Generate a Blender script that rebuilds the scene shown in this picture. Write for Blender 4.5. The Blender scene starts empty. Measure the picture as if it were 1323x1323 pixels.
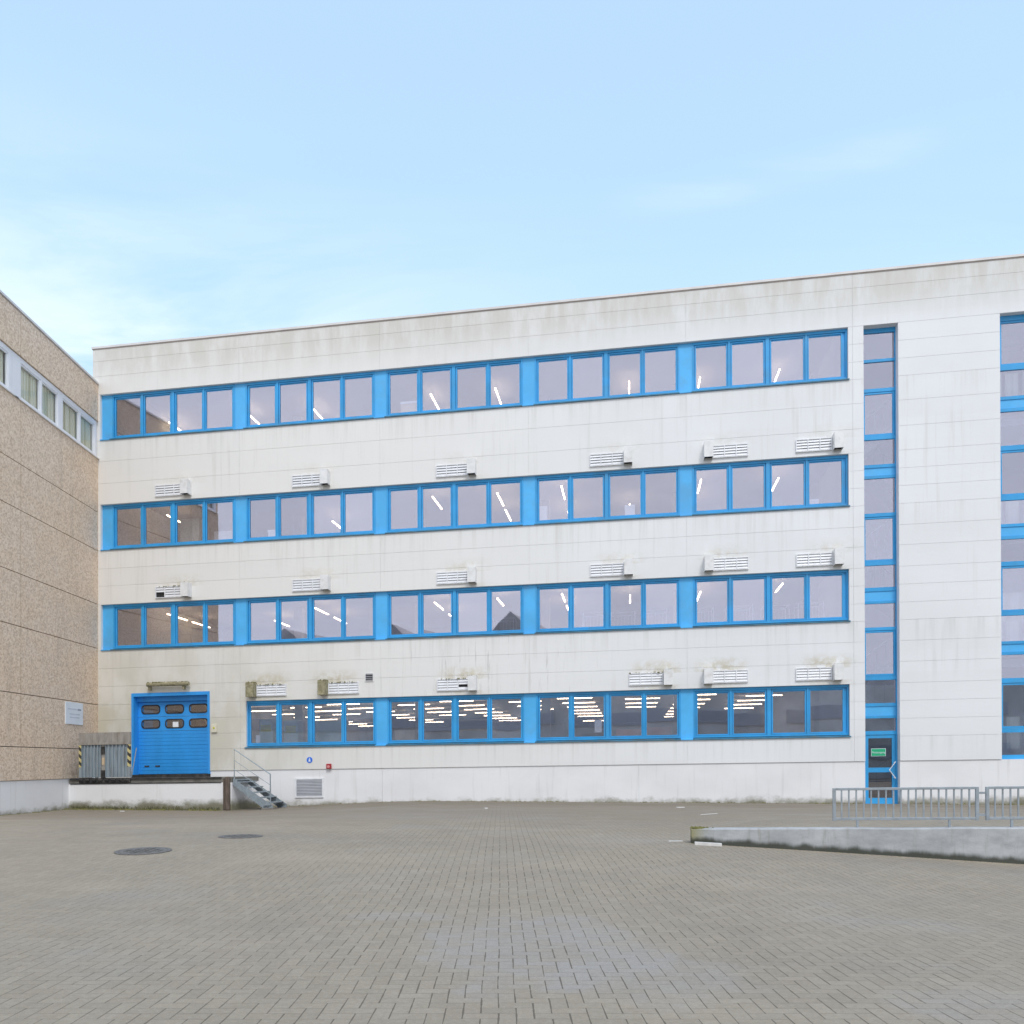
import bpy, math, random
from mathutils import Vector, Matrix, Quaternion
random.seed(7)
scene = bpy.context.scene
COL = scene.collection
R = math.radians

# ------------------------------------------------------------------ frames
# facade frame: u along the white facade (to the right), y into the building, v height above eye level
DX, DY = 6.406 / 6.4836, -1 / 6.4836
YAW = math.atan2(DY, DX)
ORG = Vector((0.363, 28.0, 1.5))
SH, LEAN = 0.0150, 0.0044


def L(p):
    u, y, v = p
    return Vector((u - LEAN * v, y, v + SH * u))


def W(p):
    q = L(p)
    return ORG + Vector((q.x * DX - q.y * DY, q.x * DY + q.y * DX, q.z))


def uy(X, Y):
    a, b = X - ORG.x, Y - ORG.y
    return a * DX + b * DY, -a * DY + b * DX


def vz(z, u):            # facade-frame height of a world height
    return z - 1.5 - SH * u


P0 = {}


class MB:
    def __init__(self, frame='F'):
        self.v, self.f, self.frame, self.m = [], [], frame, []
        self.smooth = False

    def add(self, verts, faces, mi=0):
        n = len(self.v)
        self.v += [tuple(p) for p in verts]
        self.f += [tuple(i + n for i in f) for f in faces]
        self.m += [mi] * len(faces)

    def box(self, a0, a1, b0, b1, c0, c1, mi=0):
        V = [(a, b, c) for c in (c0, c1) for b in (b0, b1) for a in (a0, a1)]
        self.add(V, [(0, 2, 3, 1), (4, 5, 7, 6), (0, 1, 5, 4), (2, 6, 7, 3), (0, 4, 6, 2), (1, 3, 7, 5)], mi)
        return self

    def hexa(self, V, mi=0):
        self.add(V, [(0, 2, 3, 1), (4, 5, 7, 6), (0, 1, 5, 4), (2, 6, 7, 3), (0, 4, 6, 2), (1, 3, 7, 5)], mi)
        return self

    def ring(self, a0, a1, c0, c1, t, b0, b1, mi=0):
        self.box(a0, a1, b0, b1, c1 - t, c1, mi)
        self.box(a0, a1, b0, b1, c0, c0 + t, mi)
        self.box(a0, a0 + t, b0, b1, c0 + t, c1 - t, mi)
        self.box(a1 - t, a1, b0, b1, c0 + t, c1 - t, mi)
        return self

    def tube(self, pts, r, n=8, mi=0, caps=True):
        pts = [Vector(p) for p in pts]
        rs = r if isinstance(r, (list, tuple)) else [r] * len(pts)
        rings = []
        for i, p in enumerate(pts):
            d = (pts[min(i + 1, len(pts) - 1)] - pts[max(i - 1, 0)]).normalized()
            a = d.orthogonal().normalized() if abs(d.z) > .95 else d.cross(Vector((0, 0, 1))).normalized()
            b = d.cross(a)
            rings.append([p + (a * math.cos(k * 2 * math.pi / n) + b * math.sin(k * 2 * math.pi / n)) * rs[i] for k in range(n)])
        V = [q for g in rings for q in g]
        Fc = []
        for i in range(len(pts) - 1):
            for k in range(n):
                k2 = (k + 1) % n
                Fc.append((i * n + k, i * n + k2, (i + 1) * n + k2, (i + 1) * n + k))
        if caps:
            Fc.append(tuple(range(n - 1, -1, -1)))
            Fc.append(tuple((len(pts) - 1) * n + k for k in range(n)))
        self.add(V, Fc, mi)
        return self

    def prism(self, outline, y0, y1, mi=0):
        n = len(outline)
        V = [(a, y0, c) for a, c in outline] + [(a, y1, c) for a, c in outline]
        Fc = [tuple(range(n)), tuple(range(2 * n - 1, n - 1, -1))]
        for k in range(n):
            k2 = (k + 1) % n
            Fc.append((k, n + k, n + k2, k2))
        self.add(V, Fc, mi)
        return self

    def build(self, name, mat, parent=None, p0=None, bevel=0, loc=None):
        """p0: origin in frame coordinates; with a parent the origin of the parent is used"""
        ref = P0[parent.name] if parent is not None else p0
        base = Vector(ref) if loc is None else Vector(loc)
        if self.frame == 'F':
            b = L(base)
            vs = [L(p) - b for p in self.v]
        else:
            vs = [Vector(p) - base for p in self.v]
        me = bpy.data.meshes.new(name)
        me.from_pydata([tuple(p) for p in vs], [], self.f)
        mats = mat if isinstance(mat, (list, tuple)) else [mat]
        for m in mats:
            me.materials.append(m)
        if len(mats) > 1:
            for p, mi in zip(me.polygons, self.m):
                p.material_index = mi
        import bmesh
        bm = bmesh.new()
        bm.from_mesh(me)
        bmesh.ops.recalc_face_normals(bm, faces=bm.faces)
        bm.to_mesh(me)
        bm.free()
        if self.smooth:
            for p in me.polygons:
                p.use_smooth = True
        o = bpy.data.objects.new(name, me)
        COL.objects.link(o)
        if parent is None:
            place(o, self.frame, base)
        else:
            o.parent = parent
            if loc is not None:
                o.location = (L(base) - L(ref)) if self.frame == 'F' else base - Vector(ref)
        P0[o.name] = tuple(base)
        if bevel:
            md = o.modifiers.new('bevel', 'BEVEL')
            md.width = bevel
            md.segments = 2
            md.limit_method = 'ANGLE'
        return o


def place(o, frame, p):
    if frame == 'F':
        o.location = W(p)
        o.rotation_euler = (0, 0, YAW)
    else:
        o.location = p


def tag(o, label=None, cat=None, group=None, kind=None):
    if label: o['label'] = label
    if cat: o['category'] = cat
    if group: o['group'] = group
    if kind: o['kind'] = kind
    return o


def thing(name, label, cat, p, frame='F', group=None):
    o = bpy.data.objects.new(name, None)
    o.empty_display_size = .2
    COL.objects.link(o)
    place(o, frame, Vector(p))
    P0[o.name] = tuple(p)
    return tag(o, label, cat, group)


def dup(o, parent=None):
    c = o.copy()
    COL.objects.link(c)
    P0[c.name] = P0[o.name]
    c.parent = parent
    for ch in [x for x in o.children]:
        dup(ch, c)
    return c


# ------------------------------------------------------------------ node helpers
class NT:
    def __init__(self, mat):
        self.t = mat.node_tree
        self.n = self.t.nodes
        self.l = self.t.links

    def new(self, typ, **kw):
        n = self.n.new(typ)
        for k, v in kw.items():
            setattr(n, k, v)
        return n

    def put(self, sock, v):
        if hasattr(v, 'is_output'):
            self.l.new(v, sock)
        else:
            sock.default_value = v

    def math(self, op, a, b=None, c=None, clamp=False):
        n = self.new('ShaderNodeMath', operation=op, use_clamp=clamp)
        self.put(n.inputs[0], a)
        if b is not None: self.put(n.inputs[1], b)
        if c is not None: self.put(n.inputs[2], c)
        return n.outputs[0]

    def mix(self, f, a, b, mode='MIX'):
        n = self.new('ShaderNodeMix', data_type='RGBA', blend_type=mode)
        self.put(n.inputs[0], f)
        for s, v in ((n.inputs[6], a), (n.inputs[7], b)):
            self.put(s, v if hasattr(v, 'is_output') else (*v, 1) if len(v) == 3 else v)
        return n.outputs[2]

    def noise(self, vec, scale, detail=3, rough=.55, dist=0):
        n = self.new('ShaderNodeTexNoise')
        if vec is not None: self.l.new(vec, n.inputs['Vector'])
        n.inputs['Scale'].default_value = scale
        n.inputs['Detail'].default_value = detail
        n.inputs['Roughness'].default_value = rough
        n.inputs['Distortion'].default_value = dist
        return n.outputs[0]

    def scale(self, vec, s):
        n = self.new('ShaderNodeVectorMath', operation='MULTIPLY')
        self.l.new(vec, n.inputs[0])
        n.inputs[1].default_value = s
        return n.outputs[0]

    def map(self, v, a, b, c=0., d=1., smooth=True):
        n = self.new('ShaderNodeMapRange', interpolation_type='SMOOTHSTEP' if smooth else 'LINEAR')
        self.put(n.inputs[0], v)
        for i, x in enumerate((a, b, c, d)):
            n.inputs[i + 1].default_value = x
        return n.outputs[0]

    def pos(self):
        return self.new('ShaderNodeNewGeometry').outputs['Position']

    def facade(self):
        """procedural coordinates along the facade (world position turned by the facade's yaw)"""
        m = self.new('ShaderNodeMapping')
        m.vector_type = 'POINT'
        self.l.new(self.pos(), m.inputs[0])
        m.inputs['Rotation'].default_value = (0, 0, -YAW)
        o = Vector((ORG.x, ORG.y, 1.5))
        c, s = math.cos(-YAW), math.sin(-YAW)
        m.inputs['Location'].default_value = (-(c * o.x - s * o.y), -(s * o.x + c * o.y), -1.5)
        return m.outputs[0]

    def sep(self, v):
        n = self.new('ShaderNodeSeparateXYZ')
        self.l.new(v, n.inputs[0])
        return n.outputs


def base(name, rough=.6, metal=0, spec=.5):
    m = bpy.data.materials.new(name)
    m.use_nodes = True
    b = m.node_tree.nodes['Principled BSDF']
    b.inputs['Roughness'].default_value = rough
    b.inputs['Metallic'].default_value = metal
    b.inputs['Specular IOR Level'].default_value = spec
    return m, NT(m), b


def mottled(name, c, var=.12, rough=.6, scale=3, metal=0, dirt=None, dirt_amt=.3, dirt_scale=1.5, spec=.5, stretch=(1, 1, 1), bump=0):
    m, t, b = base(name, rough, metal, spec)
    p = t.scale(t.pos(), stretch)
    n = t.noise(p, scale, 4)
    col = t.mix(t.map(n, .3, .7), [x * (1 - var) for x in c], [min(1, x * (1 + var)) for x in c])
    if dirt:
        n2 = t.noise(p, dirt_scale, 5, .65)
        col = t.mix(t.math('MULTIPLY', t.map(n2, .48, .7), dirt_amt), col, dirt)
    t.put(b.inputs['Base Color'], col)
    if bump:
        bn = t.new('ShaderNodeBump')
        bn.inputs['Strength'].default_value = bump
        bn.inputs['Distance'].default_value = .02
        t.put(bn.inputs['Height'], t.noise(p, scale * 8, 3))
        t.put(b.inputs['Normal'], bn.outputs[0])
    return m


def emis(name, c, s):
    m, t, b = base(name)
    b.inputs['Base Color'].default_value = (.8, .8, .8, 1)
    b.inputs['Emission Color'].default_value = (*c, 1)
    b.inputs['Emission Strength'].default_value = s
    return m


# ------------------------------------------------------------------ materials
M = {}


def mat_facade():
    m, t, b = base('white_panel', .62, 0, .3)
    f = t.facade()
    x, y, z = t.sep(f)
    # every panel a slightly different tone, plus vertical run-off streaks
    big = t.noise(t.scale(f, (.22, 1, .3)), 1.0, 3)
    col = t.mix(t.map(big, .35, .65), (.775, .785, .785), (.82, .83, .835))
    col = t.mix(t.map(x, 9, -8, 0., 1.), col, (.80, .785, .75))
    pan = t.new('ShaderNodeTexWhiteNoise', noise_dimensions='2D')
    cmb = t.new('ShaderNodeCombineXYZ')
    t.put(cmb.inputs[0], t.math('FLOOR', t.math('DIVIDE', t.math('ADD', x, 9.65), 5.143)))
    t.put(cmb.inputs[1], t.math('FLOOR', t.math('DIVIDE', t.math('SUBTRACT', z, t.math('MULTIPLY', x, SH)), .66)))
    t.l.new(cmb.outputs[0], pan.inputs['Vector'])
    col = t.mix(t.math('MULTIPLY', pan.outputs[0], .15), col, (.70, .70, .685))
    st = t.noise(t.scale(f, (5.5, 1, .22)), 1.0, 5, .6)
    st2 = t.noise(t.scale(f, (.5, 1, .35)), 1.0, 2)
    streak = t.math('MULTIPLY', t.map(st, .5, .72), t.map(st2, .42, .62))
    col = t.mix(t.math('MULTIPLY', streak, .29), col, (.54, .52, .465))
    # mottled olive tone, stronger low down and to the left, by the loading door
    ax = t.map(x, -4, -13)
    az = t.map(z, 6.5, 1.0)
    an = t.map(t.noise(t.scale(f, (.8, 1, .45)), 1.1, 5, .6), .36, .60)
    lowleft = t.math('MULTIPLY', t.math('MULTIPLY', ax, az), t.math('ADD', .4, t.math('MULTIPLY', an, .6)))
    col = t.mix(t.math('MULTIPLY', lowleft, .80), col, (.52, .49, .37))
    # weathered parapet
    pv = t.map(t.math('SUBTRACT', z, t.math('MULTIPLY', x, SH)), 13.3, 14.9)
    pn = t.map(t.noise(t.scale(f, (2.2, 1, .5)), 1.0, 5, .65), .32, .62)
    col = t.mix(t.math('MULTIPLY', t.math('MULTIPLY', pv, t.math('ADD', .35, t.math('MULTIPLY', pn, .65))), .72), col, (.57, .545, .48))
    # drips below the window sills
    zv = t.math('SUBTRACT', z, t.math('MULTIPLY', x, SH))
    dn = t.map(t.noise(t.scale(f, (4.2, 1, .15)), 1.0, 5, .65), .46, .70)
    for sv in (11.89, 7.90, 4.27, .635):
        bandm = t.math('MULTIPLY', t.map(zv, sv - 1.1, sv - .02), t.math('LESS_THAN', zv, sv + .02))
        col = t.mix(t.math('MULTIPLY', t.math('MULTIPLY', bandm, dn), .28), col, (.50, .49, .44))
    # yellowish growth and dust on the wall above every vent
    vn = t.map(t.noise(t.scale(f, (2.2, 1, 2.6)), 1.6, 5, .7), .34, .62)
    for us_, vbs in (((-11.9, -6.8, -1.6, 3.6, 6.9, 10.2), (9.71, 6.075)), ((-8.7, -6.2, -1.6, 4.8, 6.8, 10.1), (2.455,))):
        gx = None
        for uu in us_:
            q = t.map(t.math('ABSOLUTE', t.math('SUBTRACT', x, uu)), 1.15, .2)
            gx = q if gx is None else t.math('ADD', gx, q)
        for vb in vbs:
            gz_ = t.math('MULTIPLY', t.map(zv, vb + .95, vb + .5), t.math('GREATER_THAN', zv, vb + .38))
            lw_ = t.map(zv, vb - .45, vb - .02)
            lw_ = t.math('MULTIPLY', t.math('MULTIPLY', lw_, t.math('LESS_THAN', zv, vb)), .5)
            k = t.math('MULTIPLY', t.math('MULTIPLY', t.math('ADD', gz_, lw_), gx), vn)
            col = t.mix(t.math('MULTIPLY', k, .62 if vb < 3 else .34 if vb < 7 else .2), col, (.47, .40, .23))
    # soot runs under the vents
    sn = t.noise(t.scale(f, (7, 1, .5)), 1.0, 4, .7)
    s2 = t.math('MULTIPLY', t.map(sn, .56, .74), t.math('MULTIPLY', t.map(z, 5.2, 3.6), t.map(z, .6, 2.2)))
    sx = t.math('MULTIPLY', t.map(x, -5.5, -2.5), t.map(x, 4.5, 1.0))
    col = t.mix(t.math('MULTIPLY', t.math('MULTIPLY', s2, sx), .55), col, (.36, .35, .32))
    t.put(b.inputs['Base Color'], col)
    return m


M['white'] = mat_facade()


def mat_plinth(name='plinth_paint', off=0.0):
    m, t, b = base(name, .6, 0, .3)
    f = t.facade()
    x, y, z = t.sep(f)
    n = t.noise(t.scale(f, (.4, .4, .6)), 1.2, 4)
    col = t.mix(t.map(n, .35, .65), (.78, .775, .775), (.83, .83, .83))
    # splash dirt and moss stain that creeps up from the paving
    g = t.noise(t.scale(f, (1.1, 1.1, 1.6)), 1.0, 6, .7)
    h = t.math('ADD', t.math('MULTIPLY', g, .75), -1.76 + off)
    zz = t.math('SUBTRACT', z, t.math('MULTIPLY', x, .012))
    k = t.map(t.math('SUBTRACT', zz, h), .22, -.10)
    col = t.mix(t.math('MULTIPLY', k, .9), col, (.15, .14, .07))
    st = t.noise(t.scale(f, (6, 6, .4)), 1.0, 4)
    col = t.mix(t.math('MULTIPLY', t.map(st, .55, .75), .25), col, (.5, .49, .45))
    t.put(b.inputs['Base Color'], col)
    return m


M['plinth'] = mat_plinth()
M['dockpaint'] = mat_plinth('dock_paint', .13)
M['joint'] = mottled('joint_sealant', (.72, .71, .69), .08)
M['jointwhite'] = mottled('wall_white', (.77, .76, .74), .04)
M['blue'] = mottled('blue_frame_paint', (.036, .355, .72), .09, .45, 1.3, dirt=(.10, .25, .40), dirt_amt=.35, dirt_scale=1.1)
M['bluepanel'] = mottled('blue_panel_paint', (.085, .46, .86), .07, .4, 1.2, dirt=(.12, .36, .62), dirt_amt=.5, dirt_scale=.9)
M['bluedoor'] = mottled('blue_door_paint', (.035, .335, .82), .08, .4, 1.5, stretch=(1, 1, .4))
M['sill'] = mottled('sill_metal', (.05, .19, .30), .25, .5, 4, dirt=(.12, .12, .09), dirt_amt=.8, dirt_scale=2)
M['coping'] = mottled('coping_metal', (.70, .68, .66), .06, .45, 2)
M['copingdark'] = mottled('coping_edge', (.42, .35, .31), .1, .6, 2)
M['ventwhite'] = mottled('vent_white', (.80, .81, .83), .05, .45, 5)
M['hood'] = mottled('hood_white', (.78, .78, .77), .06, .5, 5, dirt=(.45, .43, .36), dirt_amt=.35, dirt_scale=4)
M['hoodmoss'] = mottled('hood_mossy', (.33, .30, .19), .3, .85, 9, dirt=(.17, .16, .07), dirt_amt=.9, dirt_scale=7)
M['moss'] = mottled('moss', (.13, .125, .035), .45, .95, 9, dirt=(.20, .17, .08), dirt_amt=.6, dirt_scale=6)
M['dark'] = mottled('dark_void', (.025, .025, .027), .2, .8, 4)
M['rubber'] = mottled('black_rubber', (.03, .03, .03), .3, .8, 8, dirt=(.12, .11, .1), dirt_amt=.6, dirt_scale=5)
M['galv'] = mottled('galvanised_steel', (.30, .35, .38), .14, .5, 14, .35, dirt=(.22, .24, .25), dirt_amt=.4, dirt_scale=6)
M['plate'] = mottled('grey_plate', (.30, .36, .40), .09, .55, 3, .2, stretch=(3, 3, .5), dirt=(.16, .15, .13), dirt_amt=.5, dirt_scale=2)
M['platetop'] = mottled('worn_plate', (.36, .34, .31), .16, .65, 4, .2, stretch=(3, 3, .7), dirt=(.18, .13, .09), dirt_amt=.7, dirt_scale=2)
M['rail'] = mottled('painted_rail', (.33, .375, .41), .1, .5, 10, .15, dirt=(.25, .22, .19), dirt_amt=.35, dirt_scale=8)
M['timber'] = mottled('old_timber', (.13, .10, .08), .35, .9, 5, stretch=(4, 4, .6), dirt=(.07, .06, .04), dirt_amt=.7)
M['grille'] = mottled('grey_grille', (.43, .44, .47), .05, .5, 4)
M['red'] = mottled('red_box', (.42, .035, .04), .1, .4, 8)
M['redlight'] = mottled('pale_red', (.72, .28, .28), .1, .4, 8)
M['signblue'] = mottled('sign_blue', (.03, .17, .72), .05, .4, 5)
M['signwhite'] = mottled('sign_white', (.74, .80, .86), .03, .35, 3)
M['ink'] = mottled('sign_ink', (.28, .33, .42), .1, .5, 3)
M['inkpale'] = mottled('sign_ink_pale', (.52, .58, .66), .1, .5, 3)
M['green'] = mottled('sign_green', (.02, .42, .20), .04, .4, 5)
M['paper'] = mottled('paper', (.84, .85, .86), .03, .7, 4)
M['cream'] = mottled('cream_plastic', (.72, .68, .54), .06, .5, 6)
M['card'] = mottled('cardboard', (.62, .49, .33), .12, .8, 4)
M['cabinet'] = mottled('cabinet_green_grey', (.55, .70, .68), .08, .5, 2)
M['yellow'] = mottled('yellow_plate', (.62, .58, .05), .1, .5, 3)
M['orange'] = mottled('orange_red', (.62, .22, .10), .1, .5, 3)
M['interior'] = mottled('interior_paint', (.50, .49, .50), .05, .8, 1)
M['ceiling'] = mottled('ceiling_paint', (.46, .43, .42), .06, .8, 1)
M['floorin'] = mottled('interior_floor', (.28, .28, .29), .1, .5, 1)
M['wire'] = mottled('white_wire', (.82, .83, .84), .04, .4, 3)
M['lamp'] = emis('lit_tube', (1, .76, .50), 9)
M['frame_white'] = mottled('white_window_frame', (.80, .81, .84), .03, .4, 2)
M['litter'] = mottled('pale_litter', (.66, .65, .62), .1, .7, 8)
M['iron'] = mottled('cast_iron', (.17, .165, .155), .2, .6, 12, .3, dirt=(.16, .15, .13), dirt_amt=.5, dirt_scale=6)


def mat_hazard():
    m, t, b = base('hazard_stripes', .5)
    x, y, z = t.sep(t.facade())
    s = t.math('FRACT', t.math('DIVIDE', t.math('ADD', z, t.math('MULTIPLY', x, .9)), .24))
    t.put(b.inputs['Base Color'], t.mix(t.math('GREATER_THAN', s, .5), (.62, .54, .25), (.05, .045, .04)))
    return m


M['hazard'] = mat_hazard()


def mat_glass(name, refl, tint=(.90, .92, .95), gc=(.93, .92, 1.0)):
    m = bpy.data.materials.new(name)
    m.use_nodes = True
    t = NT(m)
    t.n.clear()
    out = t.new('ShaderNodeOutputMaterial')
    mx = t.new('ShaderNodeMixShader')
    tr = t.new('ShaderNodeBsdfTransparent')
    tr.inputs[0].default_value = (*tint, 1)
    gl = t.new('ShaderNodeBsdfGlossy')
    gl.inputs['Roughness'].default_value = 0.012
    gl.inputs[0].default_value = (*gc, 1)
    bn = t.new('ShaderNodeBump')
    bn.inputs['Strength'].default_value = .06
    bn.inputs['Distance'].default_value = .02
    t.put(bn.inputs['Height'], t.noise(t.pos(), 1.1, 1))
    t.l.new(bn.outputs[0], gl.inputs['Normal'])
    ge = t.new('ShaderNodeNewGeometry')
    dt = t.new('ShaderNodeVectorMath', operation='DOT_PRODUCT')
    t.l.new(ge.outputs['Normal'], dt.inputs[0])
    t.l.new(ge.outputs['Incoming'], dt.inputs[1])
    c1 = t.math('SUBTRACT', 1., t.math('ABSOLUTE', dt.outputs['Value']))
    oi = t.new('ShaderNodeObjectInfo')
    vr = t.math('MULTIPLY', t.math('SUBTRACT', oi.outputs['Random'], .5), .11 if refl > .2 else .02)
    fac = t.math('ADD', t.math('ADD', vr, refl + .03), t.math('MULTIPLY', t.math('POWER', c1, 5.), .7), clamp=True)
    t.put(mx.inputs[0], fac)
    t.l.new(tr.outputs[0], mx.inputs[1])
    t.l.new(gl.outputs[0], mx.inputs[2])
    t.l.new(mx.outputs[0], out.inputs[0])
    return m


M['glass'] = mat_glass('coated_glass', .29, gc=(.965, .92, 1.0))
M['glassdark'] = mat_glass('door_glass', .16, (.75, .73, .72))


def mat_aggregate():
    m, t, b = base('washed_gravel_panel', .85, 0, .2)
    p = t.pos()
    vo = t.new('ShaderNodeTexVoronoi')
    vo.inputs['Scale'].default_value = 21
    t.l.new(p, vo.inputs['Vector'])
    ramp = t.new('ShaderNodeValToRGB')
    el = ramp.color_ramp.elements
    cols = [(0, (.39,.29,.21)), (.18, (.58,.45,.335)), (.42, (.72,.58,.45)), (.68, (.80,.665,.53)), (1, (.87,.77,.645))]
    el[0].position, el[0].color = cols[0][0], (*cols[0][1], 1)
    el[1].position, el[1].color = cols[-1][0], (*cols[-1][1], 1)
    for a, c in cols[1:-1]:
        e = el.new(a)
        e.color = (*c, 1)
    sp = t.new('ShaderNodeSeparateColor')
    t.l.new(vo.outputs['Color'], sp.inputs[0])
    n2 = t.noise(p, 30, 2)
    v = t.math('ADD', t.math('MULTIPLY', sp.outputs[0], .62), t.math('MULTIPLY', n2, .38))
    t.l.new(v, ramp.inputs[0])
    big = t.noise(t.scale(p, (1, .35, .6)), .9, 4)
    col = t.mix(t.map(big, .3, .7), ramp.outputs[0], (1.0, .97, .93), 'MULTIPLY')
    gm = t.noise(t.scale(p, (1, 2.2, .25)), 1.2, 4)
    col = t.mix(t.math('MULTIPLY', t.map(gm, .52, .72), .16), col, (.26, .20, .15))
    x, y, z = t.sep(p)
    low = t.math('MULTIPLY', t.map(z, 2.2, .9), t.map(y, 27.2, 29.5))
    col = t.mix(t.math('MULTIPLY', t.math('MULTIPLY', low, t.map(t.noise(p, 3, 4), .35, .6)), .6), col, (.15, .13, .07))
    t.put(b.inputs['Base Color'], col)
    bn = t.new('ShaderNodeBump')
    bn.inputs['Strength'].default_value = .5
    bn.inputs['Distance'].default_value = .01
    t.l.new(vo.outputs['Distance'], bn.inputs['Height'])
    bn.invert = True
    t.l.new(bn.outputs[0], b.inputs['Normal'])
    return m


M['aggregate'] = mat_aggregate()


def mat_concrete():
    m, t, b = base('old_concrete', .8, 0, .3)
    f = t.facade()
    x, y, z = t.sep(f)
    n = t.noise(t.scale(f, (1, 1, 2)), 1.6, 6, .65)
    col = t.mix(t.map(n, .3, .7), (.33, .34, .345), (.50, .515, .525))
    st = t.noise(t.scale(f, (9, 3, 1.2)), 1.0, 5, .7)
    lft = t.map(x, 7.5, 3.5)
    col = t.mix(t.math('MULTIPLY', t.map(st, .5, .72), t.math('ADD', .40, t.math('MULTIPLY', lft, .5))), col, (.25, .235, .19))
    # moss stain on the free end
    end = t.math('MULTIPLY', t.map(x, 5.25, 4.75), t.map(t.noise(f, 5, 4), .3, .5))
    col = t.mix(end, col, (.27, .25, .10))
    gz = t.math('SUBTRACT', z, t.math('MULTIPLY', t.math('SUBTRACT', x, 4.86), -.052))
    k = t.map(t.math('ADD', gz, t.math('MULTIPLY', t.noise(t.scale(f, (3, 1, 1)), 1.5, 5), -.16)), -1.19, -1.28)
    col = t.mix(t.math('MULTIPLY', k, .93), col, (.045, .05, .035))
    t.put(b.inputs['Base Color'], col)
    bn = t.new('ShaderNodeBump')
    bn.inputs['Strength'].default_value = .3
    bn.inputs['Distance'].default_value = .01
    t.put(bn.inputs['Height'], t.noise(f, 30, 4))
    t.l.new(bn.outputs[0], b.inputs['Normal'])
    return m


M['concrete'] = mat_concrete()
M['deck'] = mottled('dirty_concrete', (.20, .19, .17), .25, .85, 3, dirt=(.08, .08, .06), dirt_amt=.7)


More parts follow.
